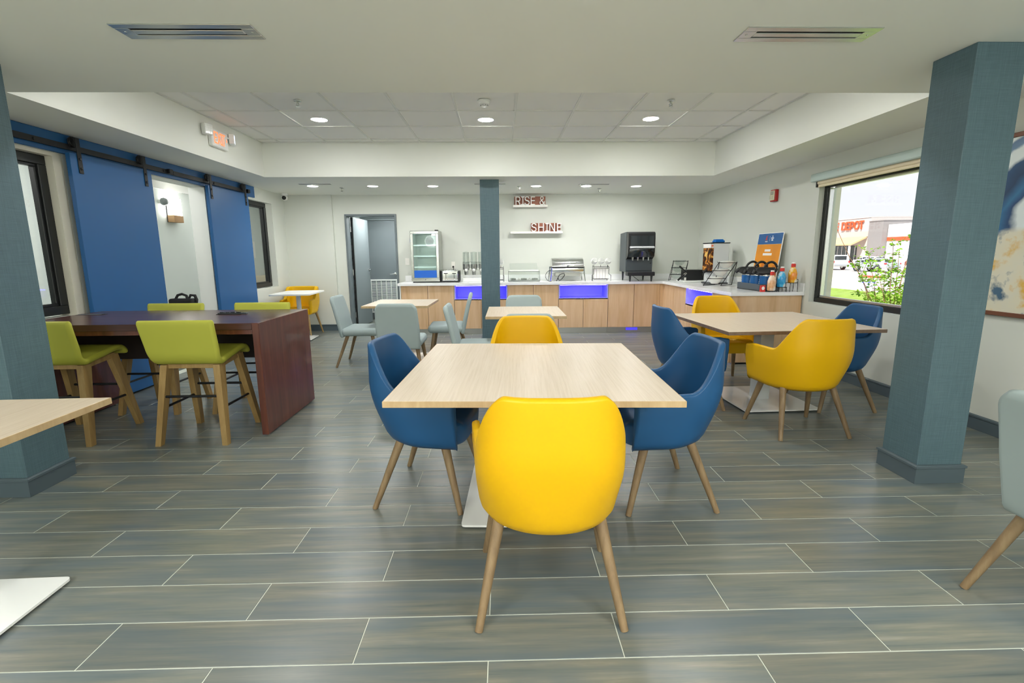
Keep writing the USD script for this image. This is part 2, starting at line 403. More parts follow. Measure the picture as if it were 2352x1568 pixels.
# linen wall covering of the columns
mat('linen', {'tc': ('texture_coordinate', {}), 'm1': ('mapping', {'scale': (420, 420, 9)}), 'm2': ('mapping', {'scale': (9, 9, 460)}),
              'a': ('noise_texture', {'scale': 1.0, 'detail': 3.0}), 'b': ('noise_texture', {'scale': 1.0, 'detail': 3.0}), 's': ('math', {'math_type': 'add'}),
              'h': ('math', {'math_type': 'multiply', 'value2': .5}), 'r': ('rgb_ramp', {'ramp': [(.30, S('#485e66')), (.5, S('#536b74')), (.70, S('#60797f'))]}),
              'bp': ('bump', {'strength': .25, 'distance': .0015}), 'p': ('principled_bsdf', {'roughness': .5, 'specular_ior_level': .4})},
    [('tc.object', 'm1.vector'), ('tc.object', 'm2.vector'), ('m1.vector', 'a.vector'), ('m2.vector', 'b.vector'), ('a.fac', 's.value1'), ('b.fac', 's.value2'), ('s.value', 'h.value1'),
     ('h.value', 'r.fac'), ('r.color', 'p.base_color'), ('h.value', 'bp.height'), ('bp.normal', 'p.normal')])
# abstract watercolour
mat('watercolour', {'tc': ('texture_coordinate', {}), 'n': ('noise_texture', {'scale': 2.2, 'detail': 5.0}), 'ad': ('mix', {'mix_type': 'linear_light', 'fac': .12}),
                    'm1': ('mapping', {'location': (0, 0.0, -.05), 'scale': (0, 1.25, 1.5)}), 'g1': ('gradient_texture', {'gradient_type': 'spherical'}),
                    'r1': ('rgb_ramp', {'ramp': [(0.0, S('#dfe8e6')), (.03, S('#dfe8e6')), (.05, S('#5d7896')), (.10, S('#6a86a4')), (.12, S('#dfe8e6')), (.19, S('#dfe8e6')), (.22, S('#1d4a72')), (.30, S('#12375a')), (.40, S('#2b6c98')), (.47, S('#16406a')), (.52, S('#dce6e6')), (1.0, S('#e6ece8'))]}),
                    'm2': ('mapping', {'location': (0, -.85, .98), 'scale': (0, 2.1, 2.6)}), 'g2': ('gradient_texture', {'gradient_type': 'spherical'}),
                    'r2': ('rgb_ramp', {'ramp': [(0.0, (0, 0, 0)), (.10, (0, 0, 0)), (.22, (1, 1, 1))]}), 'y': ('noise_texture', {'scale': 6.0, 'detail': 4.0}),
                    'ry': ('rgb_ramp', {'ramp': [(.36, S('#41637c')), (.44, S('#d9d6c2')), (.55, S('#dcd6bd')), (.64, S('#d9ad4a'))]}), 'x': ('mix', {}),
                    'p': ('principled_bsdf', {'roughness': .5})},
    [('tc.object', 'n.vector'), ('tc.object', 'ad.color1'), ('n.color', 'ad.color2'), ('ad.color', 'm1.vector'), ('m1.vector', 'g1.vector'), ('g1.fac', 'r1.fac'), ('ad.color', 'm2.vector'), ('m2.vector', 'g2.vector'),
     ('g2.fac', 'r2.fac'), ('tc.object', 'y.vector'), ('y.fac', 'ry.fac'), ('r2.color', 'x.fac'), ('r1.color', 'x.color1'), ('ry.color', 'x.color2'), ('x.color', 'p.base_color')])
mat('leaf', {'ge': ('geometry', {}), 'r': ('rgb_ramp', {'ramp': [(0, S('#86b52e')), (.45, S('#b5d03c')), (.75, S('#dfd84a')), (1, S('#e0a850'))]}),
             'd': ('diffuse_bsdf', {}), 't': ('translucent_bsdf', {}), 'm': ('mix_closure', {'fac': .4})},
    [('ge.random_per_island', 'r.fac'), ('r.color', 'd.color'), ('r.color', 't.color'), ('d.BSDF', 'm.closure1'), ('t.BSDF', 'm.closure2')], 'm.closure')
mat('waffle_print', {'tc': ('texture_coordinate', {}), 'v': ('noise_texture', {'scale': 11.0, 'detail': 4.0, 'distortion': 1.0}),
                     'r': ('rgb_ramp', {'ramp': [(.35, S('#1b1210')), (.48, S('#5a2c14')), (.56, S('#c98026')), (.66, S('#f0d27a'))]}), 'p': ('principled_bsdf', {'roughness': .3})},
    [('tc.object', 'v.vector'), ('v.fac', 'r.fac'), ('r.color', 'p.base_color')])
def syrup(name, a, b):
    mat(name, {'tc': ('texture_coordinate', {}), 'n': ('noise_texture', {'scale': 14.0, 'detail': 2.0}), 'r': ('rgb_ramp', {'ramp': [(.42, S(a)), (.55, S(b)), (.68, S('#f3ece2'))]}), 'p': ('principled_bsdf', {'roughness': .2, 'coat_weight': .4})},
        [('tc.object', 'n.vector'), ('n.fac', 'r.fac'), ('r.color', 'p.base_color')])
syrup('creamer_tan', '#e0a878', '#eccfb2'); syrup('creamer_blue', '#1592cf', '#47b7e4'); syrup('creamer_orange', '#e8860f', '#f4bb1c')

# ------------------------------------------------------------------ the room
XL, XR, YB, YBL, XJ, YF, ZL, ZT = -3.72, 3.6, 8.62, 8.565, -2.9, -3.6, 2.368, 2.80
TX0, TX1, TY0, TY1 = -3.105, 2.925, 3.30, 6.65

# floor: individual porcelain planks in a running bond on a grout bed
FL = thing('floor', 'grey wood-look porcelain plank floor with pale grout lines', 'floor', kind='structure')
part(FL, 'grout_bed', bb(XL - .1, XR + .1, YF - .1, YB + .1, -.12, -.0012), 'grout')
PW, PL, GAP, A5 = .2032, .9075, .0036, -.0052
ca, sa = math.cos(A5), math.sin(A5)
planks = []
for k in range(-25, 37):
    y0 = 1.378 + PW * k
    off = -.51 if k % 2 == 0 else -.968
    for n in range(-5, 7):
        x0 = off + PL * n
        if x0 > XR + .1 or x0 + PL < XL - .1 or y0 > YB or y0 + PW < YF: continue
        xa, xb = max(x0, XL - .02), min(x0 + PL, XR + .02)
        if xb - xa < .02: continue
        planks.append((xa + GAP / 2, xb - GAP / 2, y0 + GAP / 2, min(y0 + PW, YB) - GAP / 2))
def plank_mesh(p):
    v, f = bb(p[0], p[1], p[2], p[3], -.012, 0)
    c = .0012
    top = v[4:].copy()
    v[4:, 2] -= c
    inn = top + np.array([[c, c, 0], [-c, c, 0], [-c, -c, 0], [c, -c, 0]])
    v = np.vstack([v, inn])
    f = np.vstack([f[4:], [[8, 9, 10], [8, 10, 11]]])
    f = np.vstack([f[2:] if False else np.array([t for t in f if not (set(t) <= {4, 5, 6, 7})]), [[4, 5, 9], [4, 9, 8], [5, 6, 10], [5, 10, 9], [6, 7, 11], [6, 11, 10], [7, 4, 8], [7, 8, 11]]])
    x = v[:, 0] * ca - v[:, 1] * sa; y = v[:, 0] * sa + v[:, 1] * ca
    return np.stack([x, y, v[:, 2]], 1), f
vis = [p for p in planks if any(visible(((p[0] * t + p[1] * (1 - t)), (p[2] + p[3]) / 2, 0), .03) for t in (0, .5, 1))]
vis.sort(key=lambda p: p[2])
near = vis[:292]
for p in near: part(FL, 'plank', plank_mesh(p), 'plank', False)
ns = set(near)
part(FL, 'plank_field', cat([plank_mesh(p) for p in planks if p not in ns]), 'plank', False, kind='stuff')

# ceiling: plaster soffit with a raised tray of lay-in tiles
CE = thing('ceiling', 'pale plaster ceiling with a raised rectangular tray of lay-in tiles', 'ceiling', kind='structure')
part(CE, 'plaster', cat(bb(XL - .16, XR + .2, YF - .16, TY0, ZL, ZT + .15), bb(XL - .16, XR + .2, TY1, YB + .2, ZL, ZT + .15),
                        bb(XL - .16, TX0, TY0, TY1, ZL, ZT + .15), bb(TX1, XR + .2, TY0, TY1, ZL, ZT + .15)), 'soffit_paint', False)
part(CE, 'deck', bb(TX0, TX1, TY0, TY1, ZT + .1, ZT + .15), 'soffit_paint', False)
gx = [-2.866 + .6096 * i for i in range(0, 10)]
gy = [4.6455 + .6096 * j for j in range(-2, 4)]
ex, ey = [TX0] + gx + [TX1], [TY0] + gy + [TY1]
for i in range(len(ex) - 1):
    for j in range(len(ey) - 1):
        part(CE, 'ceiling_tile', bb(ex[i] + .006, ex[i + 1] - .006, ey[j] + .006, ey[j + 1] - .006, ZT + .009, ZT + .024, .003), 'tile_white', False)
for x in gx: part(CE, 'grid_bar', bb(x - .011, x + .011, TY0, TY1, ZT - .001, ZT + .03), 'grid_white', False)
for y in gy: part(CE, 'grid_bar', bb(TX0, TX1, y - .0095, y + .0095, ZT - .0005, ZT + .03), 'grid_white', False)
part(CE, 'grid_edge', cat(bb(TX0, TX0 + .02, TY0, TY1, ZT, ZT + .03), bb(TX1 - .02, TX1, TY0, TY1, ZT, ZT + .03), bb(TX0, TX1, TY1 - .02, TY1, ZT, ZT + .03), bb(TX0, TX1, TY0, TY0 + .02, ZT, ZT + .03)), 'grid_white', False)

def pierced(axis, a0, a1, u0, u1, z1, holes):
    out = []; u = u0
    B = (lambda p, q, r, s: bb(a0, a1, p, q, r, s)) if axis == 'x' else (lambda p, q, r, s: bb(p, q, a0, a1, r, s))
    for h0, h1, hz0, hz1 in holes:
        out.append(B(u, h0, 0, z1))
        if hz0 > 0: out.append(B(h0, h1, 0, hz0))
        out.append(B(h0, h1, hz1, z1)); u = h1
    out.append(B(u, u1, 0, z1))
    return cat(out)
def structure(name, mesh, m, label, category, smooth=False): return solo(name, mesh, m, label, category, None, 'structure', smooth)
structure('wall_left', pierced('x', XL - .16, XL, YF - .16, YBL + .1, ZL, [(2.9, 4.34, .835, 2.2), (5.28, 6.30, 0, 2.19), (7.15, 8.11, .835, 2.175)]), 'wall_paint',
          'pale left wall with two black-framed windows and an open doorway behind the blue doors', 'wall')
structure('wall_back', cat(bb(XL - .16, XJ, YBL, YB + .16, 0, ZL), pierced('y', YB, YB + .16, XJ, XR + .2, ZL, [(-2.706, -1.805, 0, 2.045)])), 'wall_paint', 'pale back wall above the breakfast counter with an open grey doorway', 'wall')
structure('wall_right', pierced('x', XR, XR + .2, YF - .16, YB, ZL, [(3.93, 5.44, .765, 2.10)]), 'wall_paint', 'pale right wall with the large window and the framed painting', 'wall')
structure('wall_front', bb(XL - .16, XR + .2, YF - .16, YF, 0, ZL), 'wall_paint', 'pale wall of the room behind the viewer', 'wall')

BBP = lambda d, h: [(0, 0), (d, 0), (d, h - .022), (d + .006, h - .018), (d + .006, h - .006), (d, h), (0, h)]
def base_run(axis, at, u0, u1, side, h=.112, d=.014):
    pr = [(p[0] * side + at, p[1]) for p in BBP(d, h)]
    if axis == 'x':   # runs along x, profile in (y, z)
        return plane_prism(pr, 'x', u0, u1)
    return plane_prism(pr, 'y', u0, u1)
structure('baseboard_right', base_run('y', XR, YF, 5.56, -1), 'baseboard_paint', 'slate grey baseboard along the right wall under the window', 'baseboard')
structure('baseboard_back', cat(base_run('x', YBL, XL, XJ, -1), base_run('x', YB, XJ, -2.72, -1)), 'baseboard_paint', 'slate grey baseboard along the back wall left of the doorway', 'baseboard')
structure('baseboard_left', cat(base_run('y', XL, YF, 5.28, 1), base_run('y', XL, 6.30, YBL, 1)), 'baseboard_paint', 'slate grey baseboard along the left wall', 'baseboard')

# columns
def column(x0, x1, y0, y1, label):
    c = thing('column', label, 'column', ((x0 + x1) / 2, (y0 + y1) / 2, 0), kind='structure')
    a, b = (x1 - x0) / 2, (y1 - y0) / 2
    part(c, 'shaft', bb(-a, a, -b, b, 0, ZL, .003), 'linen', False)
    d, h = .014, .112
    rings = []
    for o, z in ((0, .001), (d, .001), (d, h - .022), (d + .006, h - .018), (d + .006, h - .006), (d - .004, h), (0, h)):
        rings.append([(-a - o, -b - o, z), (a + o, -b - o, z), (a + o, b + o, z), (-a - o, b + o, z)])
    part(c, 'base_molding', loft(rings, False), 'baseboard_paint', False)
column(2.412, 2.675, 2.53, 2.785, 'teal grey linen-covered square column in front of the framed painting')
column(-2.945, -2.68, 2.575, 2.845, 'teal grey linen-covered square column at the left edge beside the dark communal table')
column(-.265, .003, 6.92, 7.19, 'slim teal grey square column standing before the breakfast counter')

# right window, blind
def window(name, x0, x1, y0, y1, z0, z1, label, w=.055, stile=True, inner='x'):
    t = thing(name, label, 'window', ((x0 + x1) / 2, y0, z0), kind='structure')
    a = (x1 - x0) / 2; W, H = y1 - y0, z1 - z0
    part(t, 'frame', frame('x', -a, a, 0, W, 0, H, w, .004), 'black_frame', False)
    part(t, 'sash', frame('x', -a * .55, a * .55, w, W - w, w, H - w, .022, .003), 'aluminium' if stile else 'black_frame', False)
    part(t, 'pane', bb(-.003, .003, w + .02, W - w - .02, w + .02, H - w - .02), 'window_pane', False)
    return t
window('window_3', 3.66, 3.74, 3.93, 5.44, .765, 2.10, 'large black-framed window with a store outside, right of the breakfast counter')
bl = thing('roller_blind', 'rolled-up pale window blind in a fabric-covered cassette above the right window', 'window blind', (3.55, 3.9, 2.105))
part(bl, 'cassette', bb(-.045, .05, 0, 1.57, 0, .085, .008), 'blind_fabric')
part(bl, 'fabric_roll', cyl((.02, .03, -.012), (.02, 1.50, -.012), .026), 'blind_cream')
part(bl, 'hem_bar', bb(.005, .03, .03, 1.50, -.062, -.036, .004), 'blind_cream')
part(bl, 'end_bracket', bb(-.01, .05, 1.503, 1.52, -.06, 0, .004), 'black_plastic')
# left windows
window('window_1', -3.86, -3.78, 2.9, 4.25, .85, 2.17, 'black-framed interior window half hidden by the left column', .075, False)
structure('trim_2', cat(bb(-3.879, -3.721, 4.25, 4.339, .836, 2.199), bb(-3.879, -3.721, 2.9, 4.25, 2.17, 2.199)), 'reveal_paint', 'cream painted reveal beside the black window near the left column', 'trim')
window('window_2', -3.86, -3.78, 7.15, 8.03, .845, 2.17, 'narrow black-framed interior window in the far left corner', .06, False)

# blue sliding doors
structure('trim_1', bb(XL + .001, -3.69, 2.85, 7.53, 2.205, 2.366, .003), 'blue_door', 'blue header board above the sliding doors carrying the black rail', 'trim')
rail = thing('door_rail', 'long black steel sliding door rail bolted to the blue header', 'door rail', (-3.665, 2.9, 2.262))
part(rail, 'bar', bb(-.006, .006, 0, 4.4, -.024, .024, .002), 'black_steel', False)
for y in (.25, 1.15, 2.62, 2.78, 3.55, 4.25): part(rail, 'standoff', cyl((-.026, y, 0), (.012, y, 0), .014, n=12), 'black_steel')
for y in (2.70, 4.36): part(rail, 'end_stop', bb(-.004, .036, y - .03, y + .03, -.02, .03, .004), 'black_steel', False)
def barn_door(name, y0, y1, label, hy):
    t = thing(name, label, 'door', (-3.64, y0, .02), kind='structure')
    part(t, 'slab', bb(-.02, .02, 0, y1 - y0, 0, 2.19, .003), 'blue_door', False)
    for y in hy:
        h = part(t, 'hanger_strap', bb(.021, .028, y - y0 - .021, y - y0 + .021, 2.03, 2.325, .002), 'black_steel', False)
        part(h, 'roller', rot(lathe([(0, -.012), (.042, -.012), (.046, -.005), (.040, 0), (.046, .005), (.042, .012), (0, .012)], 20), 'y', 90) if False else move(rot(lathe([(0, -.012), (.042, -.012), (.046, -.005), (.040, 0), (.046, .005), (.042, .012), (0, .012)], 20), 'y', 90), (-.012, y - y0, 2.29)), 'black_steel')
        for z in (2.07, 2.15): part(h, 'bolt', move(rot(lathe([(0, 0), (.012, 0), (.010, .007), (0, .009)], 10), 'y', 90), (.028, y - y0, z)), 'black_plastic')
barn_door('door_3', 4.305, 5.258, 'wide blue sliding door hung beside the open doorway, nearer the left column', (4.394, 5.168))
barn_door('door_4', 6.238, 7.19, 'blue sliding door hung between the open doorway and the far left window', (6.295, 7.119))

# rooms seen through the left wall and the back doorway
W_ = thing('wall_corridor', 'white painted corridor and office walls seen through the left doorway and windows', 'wall', kind='structure')
part(W_, 'corridor_wall', bb(-5.0, -4.9, 4.72, 10.4, 0, 2.5), 'interior_white', False)
part(W_, 'cross_wall', cat(bb(-6.7, -3.88, 4.62, 4.72, 0, 2.5), bb(-5.0, -3.88, 10.3, 10.4, 0, 2.5), bb(-3.88, -3.8, 8.68, 10.4, 0, 2.5)), 'interior_white', False)
part(W_, 'office_wall', cat(bb(-6.7, -6.6, .9, 4.72, 0, 2.5), bb(-6.7, -3.88, .8, .9, 0, 2.5)), 'interior_white', False)
part(W_, 'floor_slab', bb(-6.7, -3.88, .8, 10.4, -.12, -.002), 'carpet', False)
part(W_, 'ceiling_slab', bb(-6.7, -3.88, .8, 10.4, 2.42, 2.52), 'tile_white', False)
part(W_, 'door_casing', cat(bb(-3.9, -3.70, 5.28, 5.30, 0, 2.19), bb(-3.9, -3.70, 6.285, 6.305, 0, 2.19)), 'white_paint', False)
part(W_, 'crown_strip', bb(-4.9, -4.86, 4.72, 10.3, 2.30, 2.42), 'white_paint', False)
part(W_, 'light_panel', cat(bb(-4.65, -4.15, 5.4, 6.0, 2.405, 2.418), bb(-4.65, -4.15, 8.3, 8.9, 2.405, 2.418), bb(-5.6, -4.6, 2.3, 2.9, 2.405, 2.418), bb(-5.6, -4.6, 3.6, 4.2, 2.405, 2.418)), 'office_glow', False)  # unseen glowing panels added to light the corridor and office
solo('corridor_cabinet', bb(-4.895, -4.6, 9.5, 10.1, 0, .95, .005), 'interior_beige', 'beige cabinet seen through the far left window', 'cabinet', smooth=False)
solo('wall_notice', bb(-4.899, -4.893, 9.55, 9.8, 1.3, 1.62, .001), 'paper_white', 'white paper notice on the wall seen through the far left window', 'notice', smooth=False)
sc = thing('wall_sconce', 'glowing white box sconce with a wooden base on the corridor wall', 'wall light', (-4.9, 7.43, 1.84))
part(sc, 'back_plate', bb(0, .012, -.10, .10, 0, .34, .002), 'black_steel', False)
part(sc, 'wood_base', bb(.012, .11, -.105, .105, 0, .10, .004), 'sconce_wood')
part(sc, 'shade', bb(.014, .105, -.10, .10, .10, .35, .006), 'sconce_glow')
dv = thing('corridor_speaker', 'small grey round wall device left of the glowing sconce', 'wall device', (-4.9, 7.20, 2.12))
part(dv, 'mount', cyl((0, 0, 0), (.05, 0, 0), .03), 'white_plastic' if 'white_plastic' in M else 'white_paint')
part(dv, 'dome', move(rot(lathe([(.05, 0), (.055, .03), (.04, .06), (0, .07)], 20), 'y', 90), (.05, 0, 0)), 'device_grey')

H_ = thing('wall_hall', 'grey painted service hall behind the back doorway', 'wall', kind='structure')
part(H_, 'side_wall', cat(bb(-2.95, -2.85, 8.78, 10.3, 0, 2.4), bb(-1.72, -1.62, 8.78, 10.3, 0, 2.4)), 'interior_white', False)
part(H_, 'end_wall', pierced('y', 10.06, 10.16, -2.95, -1.62, 2.4, [(-2.80, -2.09, 0, 2.06)]), 'door_grey', False)
part(H_, 'ceiling_slab', bb(-2.95, -1.62, 8.78, 10.2, 2.14, 2.24), 'door_grey', False)
part(H_, 'floor_slab', bb(-2.95, -1.62, 8.6, 10.3, -.12, -.002), 'carpet', False)
part(H_, 'light_panel', bb(-2.45, -1.95, 9.0, 9.5, 2.128, 2.139), 'hall_glow', False)  # unseen glowing panel added to brighten the hall
structure('trim_3', cat(bb(-2.706, -2.672, 8.60, 8.80, 0, 2.045, .003), bb(-1.84, -1.805, 8.60, 8.80, 0, 2.045, .003), bb(-2.672, -1.84, 8.60, 8.80, 2.012, 2.045, .003)), 'door_dark',
          'slate grey steel frame around the back doorway', 'door frame')
def lever(parent, at, side, dirx):
    h = part(parent, 'handle', cat(move(rot(lathe([(0, 0), (.033, 0), (.033, .008), (.012, .014), (.011, .045), (0, .047)], 20), 'x', 90 * side), at),
             tube([(at[0], at[1] - side * .042, at[2]), (at[0] + dirx * .05, at[1] - side * .045, at[2]), (at[0] + dirx * .11, at[1] - side * .04, at[2] - .004)], [.010, .009, .007], 10)), 'chrome')
    return h
d1 = thing('door_1', 'grey steel door standing ajar into the hall behind the back doorway', 'door', (-2.665, 8.80, 0), -2, kind='structure')
part(d1, 'slab', bb(-.0, .042, .01, .86, .012, 2.01, .002), 'door_grey', False)
part(d1, 'edge_seal', bb(.0, .03, 0, .009, .012, 2.01), 'rubber', False)  # black strip standing in for the dark gap at the hinges
hd = part(d1, 'handle', cat(move(rot(lathe([(0, 0), (.033, 0), (.033, .008), (.012, .014), (.011, .045), (0, .047)], 20), 'y', 90), (.042, .79, 1.05)),
          tube([(.085, .79, 1.05), (.088, .74, 1.05), (.083, .68, 1.046)], [.010, .009, .007], 10)), 'chrome')
for z in (.25, 1.03, 1.80): part(d1, 'hinge', cyl((-.004, .004, z - .05), (-.004, .004, z + .05), .009, n=10), 'steel')
d2 = thing('door_2', 'dark grey closed door with a white louvred return-air grille at the end of the hall', 'door', (-2.445, 10.04, 0), kind='structure')
part(d2, 'slab', bb(-.335, .335, 0, .04, .012, 2.03, .002), 'door_dark', False)
part(d2, 'door_frame', cat(bb(-.385, -.342, -.02, .05, 0, 2.07, .003), bb(.342, .385, -.02, .05, 0, 2.07, .003), bb(-.342, .342, -.02, .05, 2.035, 2.07, .003)), 'door_grey', False)
lever(d2, (.27, 0, .95), 1, -1)
g = part(d2, 'vent_frame', frame('y', -.02, .0, -.27, .31, .14, .84, .035, .004), 'vent_white', False)
for k in range(1, 5): part(g, 'mullion', bb(-.235 + k * .102 - .006, -.235 + k * .102 + .006, -.018, 0, .175, .805), 'vent_white', False)
for k in range(26): part(g, 'louvre', rot(bb(-.235, .275, -.012, .004, .19 + k * .0235 - .001, .19 + k * .0235 + .002), 'x', 35, (0, -.006, .19 + k * .0235)), 'vent_white', False)

# ------------------------------------------------------------------ upholstered shell armchair (faces +y)
def sstep(t): t = np.clip(t, 0, 1); return t * t * (3 - 2 * t)
def shell_mesh(a=.276, yf=.205, b0=.215, b1=.300, z0=.345, top=.868, arm=.632, l1=.172, l2=.415, th=.034, n=65, pw=(2.1, 2.9), dip=.0, tuck=.03, yc0=.055, yc1=-.03, topn=.07, flare=.125):
    """U-shaped upholstered shell: grid of closed profiles along the plan curve, rounder in plan at the bottom than at the top"""
    ph = np.linspace(0, np.pi, n); m = 9
    def plan(u):
        p = pw[0] + (pw[1] - pw[0]) * sstep(u / .55); yc = yc0 + (yc1 - yc0) * sstep(u / .5); b = b0 + (b1 - b0) * min(1, u / .6) ** .7
        ex = np.sign(np.cos(ph)) * np.abs(np.cos(ph)) ** (2 / p); ey = np.abs(np.sin(ph)) ** (2 / p)
        ys = np.linspace(yf, yc, m)[:-1]
        x = np.concatenate([np.ones(m - 1), ex, -np.ones(m - 1)]) * a * (1 - .035 * max(0, 1 - u / .4))
        y = np.concatenate([ys, yc - ey * (b + yc), ys[::-1]])
        w = np.concatenate([np.zeros(m - 1), ey, np.zeros(m - 1)])
        x = x * (1 + flare * np.clip((y + .10) / (yf + .10), 0, 1) ** 1.2 * sstep((u + .1) / .5))
        return x * (1 - topn * w * sstep((u - .42) / .58)), y
    bx, by = plan(.7)
    s_ = np.concatenate([[0], np.cumsum(np.hypot(np.diff(bx), np.diff(by)))]); l = np.abs(s_ - s_[-1] / 2)
    h = arm + (top - arm) * sstep((l2 - l) / (l2 - l1)) - dip * np.exp(-(l / .06) ** 2) - .012 * sstep((l - (s_[-1] / 2 - .07)) / .07)
    N = len(bx); K = 14
    vs = np.linspace(0, 1, K) ** 1.25
    out, inn = np.zeros((N, K, 3)), np.zeros((N, K, 3))
    cache = {}
    for i in range(N):
        for k, v in enumerate(vs):
            z = z0 + (h[i] - z0) * v; u = max(0, (z - z0) / (top - z0)); q = round(u, 3)
            if q not in cache:
                x, y = plan(q); tx, ty = np.gradient(x), np.gradient(y); L = np.hypot(tx, ty) + 1e-9
                nx, ny = -ty / L, tx / L
                f = np.sign(nx * x + ny * (y - .1)); f[f == 0] = 1
                cache[q] = x, y, nx * f, ny * f
            x, y, nx, ny = cache[q]
            tk = tuck * max(0, 1 - (z - z0) / .045) ** 2.2
            out[i, k] = (x[i] - nx[i] * tk, y[i] - ny[i] * tk, z)
            inn[i, k] = (x[i] - nx[i] * (th + tk * .6), y[i] - ny[i] * (th + tk * .6), z + (.010 if k == 0 else 0))
    loops = []
    for i in range(N):
        o, q = out[i], inn[i]; mid = (o[-1] + q[-1]) / 2
        rim = [o[-1] * .93 + q[-1] * .07 + [0, 0, .009], mid + [0, 0, .015], o[-1] * .07 + q[-1] * .93 + [0, 0, .009]]
        loops.append(np.vstack([o, rim, q[::-1]]))
    for e in (0, -1):
        base = loops[e].copy(); extra = []
        for q, dy in ((.86, .010), (.5, .016)):
            r = base.copy(); mx = base[:, 0].mean()
            r[:, 0] = mx + (base[:, 0] - mx) * q; r[:, 1] += dy; r[:, 2] = base[:, 2] - (1 - q) * .018 * (base[:, 2] > .5)
            extra.append(r)
        loops = extra[::-1] + loops if e == 0 else loops + extra
    return loft(loops)

def seat_mesh(a=.25, yb=-.20, yf=.255, z0=.335, z1=.475, r=.05):
    ph = np.linspace(0, 2 * np.pi, 49)[:-1]
    cx, cy = np.cos(ph), np.sin(ph)
    rings = []
    for s, z in ((.80, z0), (.93, z0 + .004), (.985, z0 + .03), (1.0, z0 + .075), (1.0, z1 - .035), (.985, z1 - .016), (.95, z1 - .004), (.86, z1 + .002), (.5, z1 + .006), (.05, z1 + .007)):
        X = np.sign(cx) * np.abs(cx) ** .45 * a * s; Y = (yb + yf) / 2 + np.sign(cy) * np.abs(cy) ** .5 * (yf - yb) / 2 * s
        rings.append(np.stack([X, Y, np.full(48, z) - .012 * (np.abs(cy) > .8) * (z > .44) * (cy > 0)], 1))
    return loft(rings)

def taper_leg(p_top, p_bot, r0, r1, n=14):
    return tube([p_top, np.array(p_top) * .5 + np.array(p_bot) * .5, p_bot], [r0, (r0 + r1) / 2, r1], n)

def armchair(color, label, loc, rz, group, m):
    t = thing('armchair', label, 'chair', loc, rz, group)
    part(t, 'shell', shell_mesh(), m, 50)
    part(t, 'seat', seat_mesh(a=.243, yb=-.15, z0=.352), m, 50)
    for sx in (-1, 1):
        part(t, 'leg', taper_leg((sx * .185, -.10, .375), (sx * .262, -.238, 0), .024, .0145), 'leg_wood')
        part(t, 'leg', taper_leg((sx * .195, .135, .37), (sx * .262, .232, 0), .024, .0145), 'leg_wood')
    return t
GY, GB = 'yellow shell armchairs at the big square tables', 'blue shell armchairs at the big square tables'
y0_ = armchair('y', 'yellow shell armchair with its back to the viewer at the nearest square table', (.178, 1.735, 0), -1.5, GY, 'yellow_vinyl')
dup(y0_, (.19, 3.24, 0), 180, 'yellow shell armchair at the far side of the nearest table, facing the viewer')
dup(y0_, (2.25, 3.425, 0), 2.5, 'yellow shell armchair with its back turned at the near side of the window-side table')
dup(y0_, (2.28, 4.76, 0), 180, 'yellow shell armchair behind the window-side table, before the counter end')
b0_ = armchair('b', 'blue shell armchair on the left side of the nearest square table', (-.403, 2.585, 0), -99.5, GB, 'blue_vinyl')
dup(b0_, (.874, 2.51, 0), 91.5, 'blue shell armchair on the right side of the nearest square table')
dup(b0_, (1.66, 4.10, 0), -87, 'blue shell armchair on the left side of the window-side table')
dup(b0_, (2.91, 4.01, 0), 88, 'blue shell armchair under the window, right of the window-side table')

# ------------------------------------------------------------------ grey side chairs (face +y)
def side_chair(label, loc, rz, group):
    t = thing('dining_chair', label, 'chair', loc, rz, group)
    pts = smooth_path([(-.185, .385), (-.205, .48), (-.235, .62), (-.265, .74), (-.288, .828)], 60)
    pts = pts[list(range(0, 44, 4)) + list(range(44, 60))]
    sl = np.concatenate([[0], np.cumsum(np.linalg.norm(np.diff(pts, axis=0), axis=1))]); st = sl[-1] - sl
    hw = np.interp(sl / sl[-1], [0, .45, 1], [.222, .226, .212]) - (.075 - np.sqrt(.075 ** 2 - (.075 - np.minimum(st + .025, .075)) ** 2))
    part(t, 'backrest', ribbon(pts, hw, .05, 8, .05), 'grey_fabric', 60)
    part(t, 'seat', rbox(-.232, .232, -.19, .245, .375, .472, .042, 5), 'grey_fabric', 60)
    for sx in (-1, 1):
        part(t, 'leg', taper_leg((sx * .175, -.125, .385), (sx * .248, -.26, 0), .0225, .0135), 'leg_wood')
        part(t, 'leg', taper_leg((sx * .18, .17, .385), (sx * .235, .235, 0), .0225, .0135), 'leg_wood')
    return t
GG = 'grey upholstered chairs at the small tables'
g0_ = side_chair('grey upholstered chair left of the left small table, facing right', (-1.72, 5.885, 0), -90, GG)
dup(g0_, (-1.06, 5.10, 0), 0, 'grey upholstered chair with its back to the viewer in front of the left small table')
dup(g0_, (-.66, 6.05, 0), 92, 'grey upholstered chair right of the left small table, facing left before the slim column')
dup(g0_, (-.235, 4.70, 0), -90, 'grey upholstered chair left of the middle small table, nearest the slim column')
dup(g0_, (.235, 4.16, 0), 0, 'grey upholstered chair hidden behind the yellow armchair at the middle small table')
dup(g0_, (.285, 5.40, 0), 180, 'grey upholstered chair facing the viewer behind the middle small table')
dup(g0_, (2.112, 1.416, 0), -90, 'grey upholstered chair cut off by the right edge of the picture')

